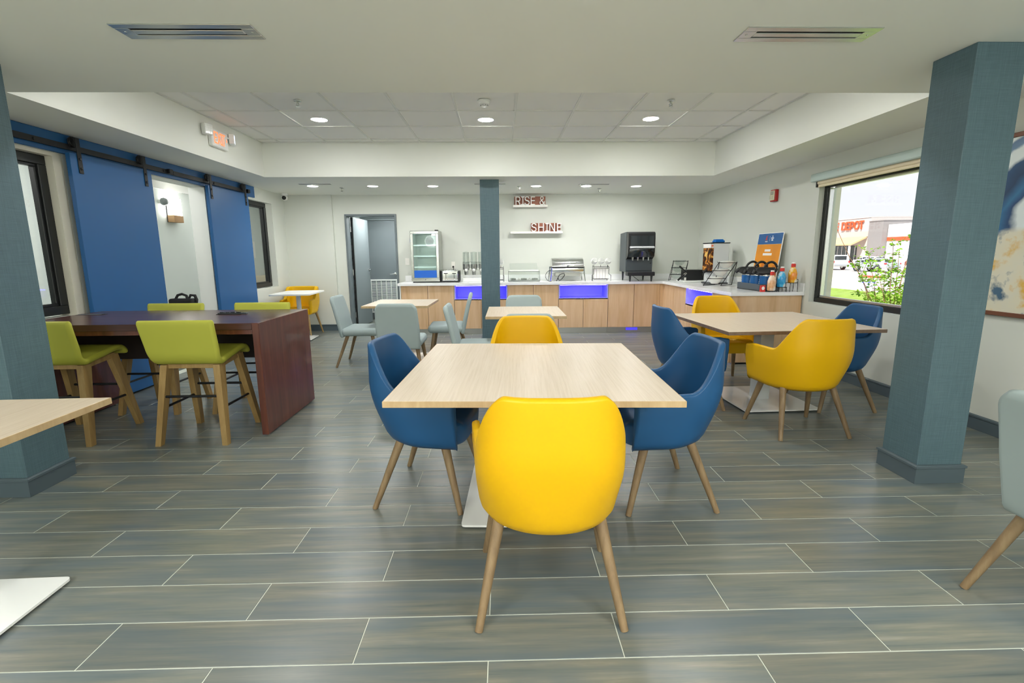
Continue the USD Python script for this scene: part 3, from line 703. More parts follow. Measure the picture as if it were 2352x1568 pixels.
# ------------------------------------------------------------------ yellow tub chair in the far corner
t = thing('tub_chair', 'yellow low-backed tub chair in the far left corner behind the white table', 'chair', (-3.405, 8.17, 0), 176)
part(t, 'shell', shell_mesh(a=.275, yf=.16, b0=.23, b1=.265, z0=.36, top=.80, arm=.60, l1=.36, l2=.52, th=.05, pw=(2.6, 3.4), tuck=.04, topn=.03, flare=.0), 'yellow_vinyl', 50)
part(t, 'seat', seat_mesh(a=.235, yb=-.21, yf=.27, z0=.36, z1=.47), 'yellow_vinyl', 50)
for sx in (-1, 1):
    part(t, 'leg', taper_leg((sx * .19, -.14, .38), (sx * .25, -.24, 0), .022, .012), 'stool_wood')
    part(t, 'leg', taper_leg((sx * .19, .16, .38), (sx * .25, .22, 0), .022, .012), 'stool_wood')

# ------------------------------------------------------------------ tables
def ped_table(label, loc, rz, w, d, h, bw, bd, top='table_oak', edge='table_edge', post=.06, square=False, th=.028, r=.004, cat_='table'):
    t = thing('pedestal_table', label, cat_, loc, rz)
    if r > .02:
        pl = sbox(-w / 2 + r, -d / 2 + r, w / 2 - r, d / 2 - r).buffer(r, 8)
        part(t, 'tabletop', prism(pl, h - th, h), top)
    else:
        tp = part(t, 'tabletop', bb(-w / 2 + .003, w / 2 - .003, -d / 2 + .003, d / 2 - .003, h - th + .002, h, .0015), top, False)
        e = .0035
        part(t, 'edge_band', cat(bb(-w / 2, w / 2, -d / 2, -d / 2 + e, h - th, h - .001, .001), bb(-w / 2, w / 2, d / 2 - e, d / 2, h - th, h - .001, .001),
             bb(-w / 2, -w / 2 + e, -d / 2 + e, d / 2 - e, h - th, h - .001, .001), bb(w / 2 - e, w / 2, -d / 2 + e, d / 2 - e, h - th, h - .001, .001)), edge, False)
    part(t, 'pedestal', bb(-post, post, -post, post, .012, h - th, .004) if square else lathe([(post, .012), (post, h - th - .02), (post * 1.6, h - th)], 28), 'white_metal')
    part(t, 'top_plate', bb(-bw * .38, bw * .38, -bd * .38, bd * .38, h - th - .008, h - th, .002), 'black_steel', False)
    part(t, 'base_plate', prism(sbox(-bw / 2 + .02, -bd / 2 + .02, bw / 2 - .02, bd / 2 - .02).buffer(.02, 5), .012, .022), 'white_gloss')
    for sx in (-1, 1):
        for sy in (-1, 1):
            part(t, 'foot', lathe([(.016, 0), (.018, .004), (.014, .012)], 12, (sx * (bw / 2 - .04), sy * (bd / 2 - .04), 0)), 'rubber')
    return t
ped_table('large square light oak table in the foreground between blue and yellow armchairs', (.163, 2.535, 0), -2.6, 1.262, 1.30, .735, .70, .80, square=True)
ped_table('large square light oak table beside the window', (2.372, 4.15, 0), 2.0, 1.28, 1.16, .735, .66, .74, edge='table_edge_dark', square=True)
ped_table('small light oak table before the doorway with grey chairs around it', (-1.255, 6.12, 0), -1.5, .80, .86, .735, .56, .56)
ped_table('small light oak table before the counter, right of the slim column', (.262, 5.06, 0), -1.0, .80, .90, .735, .56, .56)
ped_table('small light oak table cut off at the left edge of the picture', (-2.085, 1.625, 0), 1.5, .80, .80, .735, .58, .40)
ped_table('white table with rounded corners beside the far left window', (-3.235, 7.70, 0), 5, .60, .88, .76, .42, .42, top='white_paint', r=.05, post=.035, th=.022)

# communal high table
t = thing('communal_table', 'dark mahogany high communal table with solid end panels by the blue doors', 'table', (-2.665, 3.89, 0))
part(t, 'tabletop', bb(-.915, .868, -.45, .45, .81, .858, .002), 'mahogany_top', False)
part(t, 'end_panel', bb(.868, .916, -.45, .45, .012, .859, .002), 'mahogany', False)
part(t, 'end_panel', bb(-.90, -.852, -.45, .45, .012, .81, .002), 'mahogany', False)
part(t, 'modesty_panel', bb(-.852, .868, .05, .075, .50, .81), 'dark_inside', False)
part(t, 'apron', bb(-.852, .868, -.43, -.41, .775, .81), 'mahogany', False)
for x in (-.876, .892):
    for y in (-.40, .40): part(t, 'foot', lathe([(.014, 0), (.014, .008), (.008, .012)], 10, (x, y, 0)), 'steel')
for k, (x, y, l) in enumerate([(-.78, .18, 'flush black power grommet at the left end of the dark communal table'), (.41, .12, 'opened black power outlet near the right end of the dark communal table')]):
    p_ = thing('power_outlet', l, 'power outlet', (-2.665 + x, 3.89 + y, .858), 0, 'power outlets set into the communal table')
    part(p_, 'bezel', frame('z' if False else 'x', 0, 0, 0, 0, 0, 0, 0) if False else bb(-.105, .105, -.032, .032, 0, .003, .001), 'black_plastic', False)
    part(p_, 'flap', bb(-.095, .095, -.024, .024, .003, .006 if k == 0 else .012, .001), 'charcoal', False)
    if k:
        for q in range(4): part(p_, 'socket', bb(-.085 + q * .045, -.055 + q * .045, -.012, .012, .012, .018, .002), 'black_plastic', False)
        part(p_, 'plug', bb(.105, .135, -.012, .012, 0, .014, .003), 'dark_grey', False)

# ------------------------------------------------------------------ green counter stools (face +y)
def stool(label, loc, rz, group):
    t = thing('counter_stool', label, 'stool', loc, rz, group)
    pts = smooth_path([(-.268, .885), (-.250, .80), (-.226, .70), (-.205, .635), (-.165, .602), (-.10, .606), (0, .622), (.10, .640), (.165, .644), (.205, .632), (.226, .608)], 34)
    hw = np.interp(np.linspace(0, 1, 34), [0, .28, .42, .55, 1], [.258, .250, .236, .228, .222])
    part(t, 'seat_shell', ribbon(pts, hw, .046), 'green_vinyl', 60)
    for sx in (-1, 1):
        for top, bot in (((sx * .185, -.135), (sx * .236, -.238)), ((sx * .18, .12), (sx * .236, .232))):
            zt = .60 if top[1] > 0 else .575
            r = []
            for f_, (hx, hy) in ((0, (.024, .036)), (1, (.019, .021))):
                cx, cy, z = top[0] + (bot[0] - top[0]) * f_, top[1] + (bot[1] - top[1]) * f_, zt * (1 - f_)
                r.append([(cx - hx, cy - hy, z), (cx + hx, cy - hy, z), (cx + hx, cy + hy, z), (cx - hx, cy + hy, z)])
            part(t, 'leg', loft(r), 'stool_wood', False)
    part(t, 'seat_frame', cat(bb(-.19, .19, -.155, -.12, .545, .582, .003), bb(-.19, .19, .10, .135, .575, .612, .003),
         plane_prism([(-.15, .545), (.13, .575), (.13, .612), (-.15, .582)], 'x', -.20, -.17), plane_prism([(-.15, .545), (.13, .575), (.13, .612), (-.15, .582)], 'x', .17, .20)), 'stool_wood', False)
    zs = .262
    for sx in (-1, 1): part(t, 'stretcher', cyl((sx * .213, -.192, zs), (sx * .212, .18, zs), .009, n=10), 'black_steel')
    part(t, 'stretcher', cyl((-.208, -.187, zs + .085), (.208, -.187, zs + .085), .009, n=10), 'black_steel')
    part(t, 'stretcher', cyl((-.206, .176, zs + .085), (.206, .176, zs + .085), .009, n=10), 'black_steel')
    return t
GS = 'green counter stools around the dark communal table'
s0_ = stool('green counter stool with its back to the viewer, right end of the dark table', (-2.217, 3.53, 0), 0, GS)
dup(s0_, (-3.185, 3.545, 0), 0, 'green counter stool half hidden behind the left column')
dup(s0_, (-3.02, 4.22, 0), 180, 'green counter stool behind the dark table with a black bag hung on it')
dup(s0_, (-2.225, 4.22, 0), 180, 'green counter stool behind the dark table, nearest its right end')
# bag on the far stool
t = thing('shoulder_bag', 'black bag with a looped handle hung on the back of a green stool', 'bag', (-3.00, 4.56, 0))
part(t, 'body', rbox(-.12, .10, -.02, .07, .62, .93, .035), 'bag_black')
part(t, 'flap', rbox(-.125, .105, -.024, .05, .86, .945, .02), 'bag_black')
part(t, 'strap', tube([(-.09, .02, .92), (-.06, .03, .975), (-.02, .03, .985), (.02, .03, .97), (.03, .03, .92)], .012, 8), 'bag_black')
part(t, 'strap', tube([(.04, .02, .93), (.06, .03, .975), (.10, .03, .97), (.112, .03, .93), (.112, .03, .86)], [.010, .012, .014, .014, .014], 8), 'bag_black')

# ------------------------------------------------------------------ lamps and fittings in the ceiling
def downlight(loc, r, label, group):
    t = thing('recessed_light', label, 'ceiling light', loc, 0, group)
    part(t, 'trim_ring', lathe([(r, .002), (r + .012, 0), (r + .012, -.004), (r + .006, -.006), (r, -.003)], 32), 'white_paint')
    part(t, 'lens', lathe([(0, -.010), (r * .6, -.0095), (r * .9, -.007), (r, -.003), (r, -.001), (0, -.001)], 32), 'lamp_glow')
    return t
for x, y, l in ((-1.962, 5.59, 'left'), (-.134, 5.60, 'middle'), (1.698, 5.56, 'right')):
    downlight((x, y, ZT + .009), .082, f'round recessed light in the tray ceiling tiles, {l} one of the visible row', 'recessed lights of the tray ceiling')
for x, y, l in ((-1.962, 3.75, 'left'), (-.134, 3.76, 'middle'), (1.698, 3.74, 'right')):
    downlight((x, y, ZT + .009), .082, f'round recessed light hidden above the near tray edge, {l} of three', 'recessed lights over the near tray edge')
SPOT = [(-2.797, 'leftmost of the row, beside a slot diffuser'), (-1.906, 'second from the left of the row'), (-1.004, 'third of the row, left of the slim column'),
        (.574, 'first right of the slim column, above the letter shelf'), (1.352, 'second from the right, before a slot diffuser'), (2.139, 'rightmost of the row')]
for i, (x, l) in enumerate(SPOT):
    downlight((x, 7.49 + i * .027, ZL), .074, 'round recessed light over the counter, ' + l, 'recessed lights over the counter')

for x, y, l in ((-2.4, -.9, 'leftmost'), (-.8, -1.2, 'second from the left'), (.8, -1.2, 'second from the right'), (2.4, -.9, 'rightmost'), (0, -2.8, 'rearmost')):
    t = thing('pendant_lamp', 'added white globe behind the viewer, unseen fill light, ' + l + ' of five', 'added fill lamp', (x, y, 0), 0, 'added fill globes behind the viewer')  # added out of view to brighten the room
    part(t, 'globe', lathe([(.22 * math.sin(q), 1.80 - .22 * math.cos(q)) for q in np.linspace(0, math.pi, 17)], 28), 'fill_globe_glow')
    part(t, 'cord', cyl((0, 0, 2.0), (0, 0, ZL - .02), .004, n=8), 'black_plastic')
    part(t, 'canopy', lathe([(0, ZL), (.06, ZL), (.055, ZL - .02), (0, ZL - .025)], 24), 'white_paint')
def diffuser(loc, w, d, label, slots, rz=0):
    t = thing('slot_diffuser', label, 'air vent', loc, rz, 'slot diffusers')
    a, b, m_ = w / 2, d / 2, .040 if d > .1 else .016
    z0, z1 = -.006, 0
    fr = [bb(-a, a, -b, -b + m_, z0, z1, .002), bb(-a, a, b - m_, b, z0, z1, .002), bb(-a, -a + m_ * 1.6, -b + m_, b - m_, z0, z1, .002), bb(a - m_ * 1.6, a, -b + m_, b - m_, z0, z1, .002)]
    part(t, 'frame', cat(fr), 'aluminium', False)
    part(t, 'backing', bb(-a + .01, a - .01, -b + .008, b - .008, -.002, -.0005), 'black_plastic', False)
    n = slots - 1; sp = (d - 2 * m_) / slots
    for k in range(1, slots): part(t, 'bar', bb(-a + m_ * 1.6, a - m_ * 1.6, -b + m_ + k * sp - .019, -b + m_ + k * sp + .019, -.007, -.002, .003), 'aluminium', False)
    for s in (-1, 1): part(t, 'screw', lathe([(0, -.008), (.005, -.008), (.006, -.006)], 10, (s * (a - m_ * .7), 0, 0)), 'steel')
diffuser((-1.43, 2.45, ZL), .635, .15, 'brushed metal two-slot air diffuser in the near ceiling at the upper left', 2)
diffuser((1.49, 2.455, ZL), .645, .15, 'brushed metal two-slot air diffuser in the near ceiling at the upper right', 2)
for x, y, l in ((-2.69, 7.30, 'left'), (-.13, 7.34, 'middle'), (1.44, 7.42, 'right')):
    diffuser((x, y, ZL), .46, .06, f'slim slot diffuser in the ceiling over the counter, {l} of three', 1)

def sprinkler(loc, label):
    t = thing('sprinkler_head', label, 'sprinkler', loc, 0, 'sprinkler heads')
    part(t, 'escutcheon', lathe([(0, 0), (.036, 0), (.034, -.006), (.015, -.012), (0, -.012)], 20), 'steel')
    part(t, 'body', cat(cyl((0, 0, -.01), (0, 0, -.026), .009), tube([(-.009, 0, -.024), (-.016, 0, -.036), (-.003, 0, -.05)], .003, 6), tube([(.009, 0, -.024), (.016, 0, -.036), (.003, 0, -.05)], .003, 6), cyl((0, 0, -.026), (0, 0, -.048), .0025, n=6)), 'steel_brushed')
    part(t, 'deflector', lathe([(0, -.050), (.019, -.050), (.021, -.053), (0, -.054)], 16), 'steel')
sprinkler((-1.924, 4.93, ZT + .003), 'pendent sprinkler head in the left part of the tray ceiling')
sprinkler((1.694, 4.92, ZT + .003), 'pendent sprinkler head in the right part of the tray ceiling')
sprinkler((-2.427, 7.69, ZL), 'sprinkler head in the ceiling above the back doorway')
sprinkler((.32, 7.62, ZL), 'sprinkler head in the ceiling just right of the slim column')
sprinkler((1.626, 7.90, ZL), 'sprinkler head near the right slot diffuser over the counter')
t = thing('smoke_detector', 'round white smoke detector in the middle of the tray ceiling', 'smoke detector', (-.131, 4.92, ZT + .003))
part(t, 'base', lathe([(0, 0), (.062, 0), (.062, -.014), (.056, -.018), (0, -.018)], 32), 'white_paint')
part(t, 'cover', lathe([(.054, -.018), (.050, -.036), (.036, -.042), (.033, -.052), (0, -.056)], 32), 'white_paint')
for k in range(10):
    a = k * math.pi / 5
    part(t, 'slot', bb(.0345 * math.cos(a) - .004, .0345 * math.cos(a) + .004, .0345 * math.sin(a) - .004, .0345 * math.sin(a) + .004, -.049, -.044), 'black_plastic', False)

# exit sign on the tray side
t = thing('exit_sign', 'white EXIT sign with red glowing letters and two emergency lamp heads', 'exit sign', (TX0, 5.60, 2.61), group=None)
part(t, 'housing', rbox(.0, .045, -.155, .155, -.10, .085, .012), 'white_paint')
part(t, 'canopy', bb(.0, .03, -.18, .18, .045, .075, .006), 'white_paint')
for ch, o in (('E', -.125), ('X', -.062), ('I', .004), ('T', .030)):
    part(t, 'sign_letter', text_on(ch, .122, .003, (.0445, o, -.065), (0, 1, 0), (0, 0, 1), False, .68), 'exit_glow', False)
part(t, 'arrow', plane_prism([(.138, .0), (.118, .02), (.118, -.02)], 'x', .044, .047), 'exit_glow', False)
for s, gl in ((1, 'head_glow'), (-1, 'ceramic')):
    hd = part(t, 'lamp_head', rot(rbox(.02, .075, s * .235 - .05, s * .235 + .05, -.01, .10, .01), 'z', s * 22, (.05, s * .235, 0)), 'white_paint')
    part(hd, 'lens', rot(cat(*[bb(.0745, .0765, s * .235 - .040 + i * .027, s * .235 - .018 + i * .027, .0 + j * .024, .018 + j * .024) for i in range(3) for j in range(4)]), 'z', s * 22, (.05, s * .235, 0)), gl, False)
    part(hd, 'arm', cyl((.03, s * .15, .05), (.035, s * .20, .045), .012, n=10), 'white_paint')

t = thing('security_camera', 'small white dome security camera in the far left ceiling corner', 'camera', (-3.60, 8.36, ZL))
part(t, 'mount', lathe([(0, 0), (.05, 0), (.05, -.03), (0, -.03)], 24), 'white_paint')
part(t, 'body', move(lathe([(0, .045), (.03, .04), (.047, .015), (.048, -.015), (.035, -.038), (0, -.046)], 24), (0, -.005, -.068)), 'white_paint')
part(t, 'lens', move(rot(lathe([(0, 0), (.033, 0), (.032, .014), (.02, .02), (0, .022)], 20), 'x', 100), (.004, -.035, -.073)), 'black_plastic')

t = thing('fire_alarm', 'red fire alarm with a pale strobe front on the right wall', 'fire alarm', (XR, 6.29, 2.06))
part(t, 'back_box', rbox(-.045, 0, -.058, .058, -.075, .075, .008), 'red_plastic')
part(t, 'faceplate', bb(-.056, -.045, -.05, .05, -.06, .062, .004), 'cream', False)
part(t, 'strobe', rbox(-.075, -.054, -.03, .035, -.045, .0, .008), 'clear_plastic')
part(t, 'speaker_slots', cat(*[bb(-.0575, -.0558, -.035, .035, .012 + k * .011, .017 + k * .011) for k in range(4)]), 'dark_grey', False)

# ------------------------------------------------------------------ wall shelves and letters
def shelf(x0, x1, z, label):
    t = thing('wall_shelf', label, 'shelf', ((x0 + x1) / 2, YB, z), 0, 'letter shelves')
    w = (x1 - x0) / 2
    part(t, 'board', bb(-w, w, -.11, 0, -.036, 0, .003), 'letter_white', False)
shelf(.245, .85, 2.18, 'short white wall shelf carrying the letters RISE &')
shelf(.195, 1.115, 1.727, 'longer white wall shelf carrying the letters SHINE')
def letters(word, x0, x1, z, h):
    vs = []; x = 0
    adv = {'I': .36, ' ': .42, 'R': .70, 'S': .68, 'E': .64, '&': .74, 'H': .76, 'N': .78}
    for ch in word: vs.append((ch, x)); x += adv[ch]
    k = (x1 - x0) / (x - .08)
    for ch, q in vs:
        if ch == ' ': continue
        nm = 'ampersand' if ch == '&' else 'letter ' + ch
        t = thing('sign_letter', f'standing white {nm} with copper back of the words {"RISE &" if "R" in word else "SHINE"} above the counter' if ch != '&' else 'standing white ampersand with copper back on the short letter shelf', 'letter', (x0 + q * k, YB - .09, z), 0, 'letters standing on the wall shelves')
        s = k * .9 / h * .72 if False else 1.0
        part(t, 'face', text_on(ch, h, .006, (0, -.006, 0), (1, 0, 0), (0, 0, 1), False, .88), 'letter_white', False)
        part(t, 'body', text_on(ch, h * .985, .030, (.002, .024, .001), (1, 0, 0), (0, 0, 1), False, .87), 'copper', False)
for x0, x1, z, l in ((.272, .815, 2.18, 'copper backing panel behind the letters RISE & on the short shelf'), (.562, 1.085, 1.727, 'copper backing panel behind the letters SHINE on the longer shelf')):
    solo('backing_panel', bb(x0, x1, YB - .05, YB - .03, z, z + .146, .002), 'copper', l, 'panel', 'copper panels on the letter shelves', smooth=False)
letters('RISE &', .275, .80, 2.18, .142)
letters('SHINE', .555, 1.10, 1.727, .142)

# painting
t = thing('framed_painting', 'large framed abstract watercolour in blue and ochre, partly behind the right column', 'painting', (XR, 2.90, 1.505))
part(t, 'canvas', bb(-.022, 0, -.70, .70, -.60, .60), 'watercolour', False)
part(t, 'frame', frame('x', -.035, 0, -.73, .73, -.63, .63, .03, .003), 'frame_brown', False)

# switch and outlet on the back wall
t = thing('light_switch', 'white light switch plate beside the back doorway', 'light switch', (-1.645, YB, 1.22))
part(t, 'plate', bb(-.035, .035, -.006, 0, -.06, .06, .003), 'letter_white', False); part(t, 'rocker', rot(bb(-.017, .017, -.011, -.005, -.032, .032, .002), 'x', 4), 'letter_white', False)
t = thing('wall_outlet', 'white wall outlet with a black plug above the toaster', 'wall outlet', (-.83, YB, 1.15))
part(t, 'plate', bb(-.035, .035, -.006, 0, -.06, .06, .003), 'letter_white', False); part(t, 'plug', rbox(-.014, .014, -.03, -.006, -.045, -.012, .006), 'black_plastic')
part(t, 'cord', tube(smooth_path([(0, -.025, -.04), (.005, -.03, -.09), (-.01, -.03, -.16), (-.02, -.03, -.26)], 12), .004, 6), 'black_plastic')

# ------------------------------------------------------------------ breakfast counter
ZC = .872
YFR, XFR, YEND = 7.95, 2.755, 5.545
top = Polygon([(-1.69, YB - .001), (-1.69, YFR - .03), (XFR - .03, YFR - .03), (XFR - .03, YEND - .02), (XR - .001, YEND - .02), (XR - .001, YB - .001)])
t = thing('countertop', 'L-shaped white quartz countertop with a low backsplash', 'countertop', (0, 0, 0))
part(t, 'slab', prism(top, ZC - .042, ZC), 'quartz', False)
solo('backsplash', bb(-1.69, XR - .02, YB - .02, YB - .001, ZC, ZC + .10, .002), 'quartz', 'low white quartz backsplash strip along the back wall behind the counter', 'backsplash', smooth=False)
solo('backsplash', bb(XR - .02, XR - .001, YEND - .02, YB - .001, ZC, ZC + .10, .002), 'quartz', 'low white quartz backsplash strip along the right wall beside the window', 'backsplash', smooth=False)
ZK, ZTOP = .10, ZC - .043
def base_unit(label, axis, u0, u1, doors, niche=False, end=False):
    """axis x: along the back wall; axis y: along the right wall"""
    loc, rz = (((u0 + u1) / 2, YFR, 0), 0) if axis == 'x' else ((XFR, (u0 + u1) / 2, 0), -90)
    D = (YB - YFR if axis == 'x' else XR - XFR) - .002
    t = thing('base_cabinet', label, 'cabinet', loc, rz, 'light oak base cabinets under the white countertop')
    w = (u1 - u0) / 2 - .0008
    zn = .60
    zd = zn - .003 if niche else ZTOP - .002
    if niche:
        part(t, 'body', cat(bb(-w, w, .021, D, ZK, zn - .02), bb(-w, w, .42, D, zn - .02, ZTOP)), 'dark_inside', False)
        part(t, 'niche_lining', cat(bb(-w, -w + .018, 0, .42, zn, ZTOP), bb(w - .018, w, 0, .42, zn, ZTOP), bb(-w, w, 0, .42, zn - .018, zn), bb(-w + .018, w - .018, .40, .42, zn, ZTOP), bb(-w + .018, w - .018, 0, .40, ZTOP - .006, ZTOP)), 'niche_violet_tint', False)
        part(t, 'led_strip', bb(-w + .03, w - .03, .03, .05, ZTOP - .016, ZTOP - .0065), 'led_violet', False)
        for x in (-.085, .0): part(t, 'finger_pull', bb(x - .035, x + .035, -.003, .0, zn - .012, zn - .005), 'black_plastic', False)
    else:
        part(t, 'body', bb(-w, w, .021, D, ZK, ZTOP), 'dark_inside', False)
    dw = 2 * w / doors
    for k in range(doors):
        part(t, 'door', bb(-w + k * dw + .003, -w + (k + 1) * dw - .003, 0, .019, ZK, zd, .0012), 'cabinet_oak', False)
    part(t, 'toe_kick', bb(-w, w, .045, .06, .0, ZK), 'steel_brushed', False)
    return t
base_unit('oak two-door cabinet at the left end of the counter, beside the doorway', 'x', -1.648, -.763, 2)
base_unit('oak cabinet with a violet-lit niche behind the slim column', 'x', -.763, .130, 2, True)
base_unit('oak two-door cabinet between the two violet niches of the back counter', 'x', .130, .985, 2)
base_unit('oak cabinet with a violet-lit niche right of the middle of the counter', 'x', .985, 1.824, 2, True)
base_unit('oak two-door cabinet left of the counter corner, under the drinks dispenser', 'x', 1.824, 2.70, 2)
base_unit('oak cabinet of the side counter, next to the inner corner', 'y', 6.97, 7.90, 2)
base_unit('oak cabinet with a violet-lit niche in the side counter', 'y', 6.08, 6.97, 2, True)
base_unit('oak single-door cabinet at the end of the side counter, towards the window', 'y', 5.565, 6.08, 1)
solo('filler_panel', cat(bb(2.70, XFR + .04, YFR, YFR + .02, .10, ZTOP, .001), bb(XFR, XFR + .02, 7.90, YFR, .10, ZTOP, .001)), 'cabinet_oak', 'narrow oak filler strip in the inner corner of the counter', 'cabinet panel', smooth=False)
solo('end_panel', bb(XFR, XR - .012, 5.546, 5.564, .02, ZTOP, .001), 'cabinet_oak', 'broad oak panel closing the end of the side counter near the window', 'cabinet panel', smooth=False)
solo('end_panel', bb(-1.668, -1.649, YFR, YB - .002, .02, ZTOP, .001), 'white_paint', 'narrow white panel closing the left end of the counter', 'cabinet panel', smooth=False)
t = thing('toe_light', 'emissive violet patch painting a faint glow on the toe kick', 'painted glow', (2.25, YFR + .036, .085))  # self-lit patch in place of a faint violet reflection, no lamp
part(t, 'strip', bb(-.10, .10, 0, .007, -.045, .0), 'toe_glow', False)

# ------------------------------------------------------------------ on the counter
# display fridge
t = thing('display_fridge', 'countertop glass-door fridge with steel frame and empty shelves', 'fridge', (-1.245, 8.06, ZC))
w, d, h = .235, .46, .86
part(t, 'cabinet', cat(bb(-w, -w + .03, .03, d, .02, h), bb(w - .03, w, .03, d, .02, h), bb(-w + .03, w - .03, d - .03, d, .02, h), bb(-w + .03, w - .03, .03, d, h - .04, h), bb(-w + .03, w - .03, .03, d, .02, .09)), 'steel_brushed', False)
part(t, 'liner', cat(bb(-w + .03, -w + .036, .03, d - .03, .09, h - .04), bb(w - .036, w - .03, .03, d - .03, .09, h - .04), bb(-w + .036, w - .036, d - .036, d - .03, .09, h - .04)), 'ceramic', False)
dr = part(t, 'door', frame('y', 0, .028, -w, w, .03, h - .005, .048, .006), 'steel', False)
part(dr, 'glass', bb(-w + .046, w - .046, .010, .016, .075, h - .05), 'fridge_pane', False)
part(dr, 'hinge', bb(w - .06, w, .0, .05, h - .004, h + .012, .003), 'black_plastic', False)
part(dr, 'lower_label', bb(-w + .049, w - .049, .006, .0095, .085, .205), 'blue_film', False)
part(dr, 'top_label', bb(w - .115, w - .05, .006, .0095, h - .085, h - .056), 'paper_white', False)
part(dr, 'side_label', bb(-w - .001, -w, .004, .02, h - .20, h - .13), 'blue_film', False)
part(dr, 'lock', lathe([(0, 0), (.008, 0), (.008, .004), (0, .004)], 12, (0, 0, 0)) if False else move(rot(lathe([(0, 0), (.008, 0), (.007, .004), (0, .005)], 12), 'x', 90), (0, 0, .052)), 'black_plastic')
for z in (.26, .44, .62): part(t, 'shelf', cat(*[tube([(-w + .04, y, z), (w - .04, y, z)], .0025, 6) for y in np.linspace(.05, d - .05, 9)], bb(-w + .04, w - .04, .035, .041, z - .012, z + .012)), 'ceramic', False)
part(t, 'fan_grille', cat(*[move(rot(loft([[(r * math.cos(a), r * math.sin(a), zz) for a in np.linspace(0, 2 * math.pi, 25)[:-1]] for r, zz in ((r0, 0), (r0 + .006, 0), (r0 + .006, .004), (r0, .004))], False), 'x', 90), (.03, d - .037, .70)) for r0 in (.016, .032, .048, .062)],
     *[rot(bb(-.003, .003, -.003, .001, -.066, .066), 'y', a) and move(rot(bb(-.003, .003, -.003, .001, -.066, .066), 'y', a), (.03, d - .038, .70)) for a in (0, 45, 90, 135)]), 'dark_grey', False)
part(t, 'lamp', bb(-w + .05, w - .05, .05, .07, h - .052, h - .042), 'fridge_glow', False)
part(t, 'base', bb(-w + .02, w - .02, .02, d - .02, 0, .02), 'black_plastic', False)

t = thing('toaster', 'chrome four-slice toaster with black ends beside the fridge', 'toaster', (-.84, 8.10, ZC))
part(t, 'body', rbox(-.145, .145, 0, .26, .02, .205, .025), 'chrome', 40)
for s in (-1, 1): part(t, 'end_cap', rbox(s * .15 - .012, s * .15 + .012, .005, .255, .015, .195, .01), 'black_plastic')
part(t, 'base', bb(-.155, .155, .005, .255, .0, .022, .004), 'black_plastic', False)
for s in (-.07, .07):
    part(t, 'lever', cat(bb(s - .032, s + .032, -.016, -.002, .145, .158, .003), bb(s - .004, s + .004, -.004, .0, .05, .15)), 'black_plastic', False)
    part(t, 'dial', move(rot(lathe([(0, 0), (.014, 0), (.012, .012), (0, .013)], 16), 'x', 90), (s + .004, 0, .05)), 'steel')
for s in (-.08, -.03, .03, .08): part(t, 'slot', bb(s - .011, s + .011, .05, .21, .203, .2065), 'black_plastic', False)

t = thing('cereal_dispenser', 'clear triple cereal dispenser with white funnels left of the slim column', 'cereal dispenser', (-.44, 8.24, ZC))
part(t, 'tray', bb(-.20, .20, -.08, .14, 0, .07, .006), 'ceramic', False)
part(t, 'back_post', cat(bb(-.20, -.18, .10, .12, .07, .34, .004), bb(.18, .20, .10, .12, .07, .34, .004), bb(-.20, .20, .10, .12, .20, .34, .004)), 'aluminium', False)
for k, x in enumerate((-.132, 0, .132)):
    b = part(t, 'canister', lathe([(.052, .30), (.058, .31), (.058, .50), (.054, .50), (.054, .312), (.048, .302)], 24, (x, 0, 0)), 'clear_plastic')
    part(b, 'lid', lathe([(0, .515), (.02, .515), (.056, .505), (.06, .50), (.058, .496), (0, .497)], 24, (x, 0, 0)), 'clear_plastic')
    f_ = part(t, 'funnel', lathe([(.055, .30), (.055, .24), (.035, .20), (.03, .12), (.026, .12), (.031, .2), (.05, .24), (.05, .30)], 24, (x, 0, 0)), 'steel_brushed')
    part(f_, 'knob', move(rot(lathe([(0, 0), (.028, 0), (.026, .012), (.010, .03), (0, .032)], 12), 'x', 90), (x, -.045, .20)), 'ceramic')

def cup_rack(loc, n, label, napk):
    t = thing('cup_dispenser', label, 'cup holder', loc, 0, 'wire cup and lid holders on the counter')
    w = .06 * n
    for k in range(n):
        x = (k - (n - 1) / 2) * .12
        part(t, 'cup_sleeve', move(rot(lathe([(.038, .10), (.050, 0), (.055, -.004), (.055, -.012), (.046, -.012), (.044, .0), (.034, .10)], 24), 'x', 78), (x, -.03, .335)), 'ceramic')
        part(t, 'cup_bottom', move(rot(lathe([(0, .05), (.040, .05), (.040, .054), (0, .054)], 20), 'x', 78), (x, -.03, .335)), 'vent_white')
        part(t, 'ring_stem', tube([(x, 0, .27), (x, -.01, .23)], .004, 6), 'black_steel')
    r = .004
    wires = []
    for sx in (-1, 1):
        wires += [tube([(sx * w * .72, .05, 0), (sx * w * .72, .05, .26), (sx * w * .72, -.06, .24), (sx * w * .72, -.06, .12), (sx * w * .9, -.09, .10), (sx * w * .9, -.09, 0)], r, 6, sq=False)]
    for z in (.24, .215): wires.append(tube([(-w * .72, -.06, z), (w * .72, -.06, z)], r, 6))
    wires += [tube([(-w * .72, -.07, .03), (w * .72, -.07, .03)], r, 6), tube([(-w * .72, .05, .03), (w * .72, .05, .03)], r, 6)]
    part(t, 'wire_frame', cat(*wires), 'black_steel')
    if napk:
        for k in range(5): part(t, 'napkin_stack', rbox(-.125 + k * .05, -.077 + k * .05, -.05, .045, .035, .205 + .006 * (k % 2), .008), 'paper_white')
    return t
cup_rack((.02, 8.24, ZC), 1, 'single wire cup holder half hidden by the slim column', False)
cup_rack((1.745, 8.24, ZC), 3, 'wire holder with three round cup sleeves and white napkins', True)

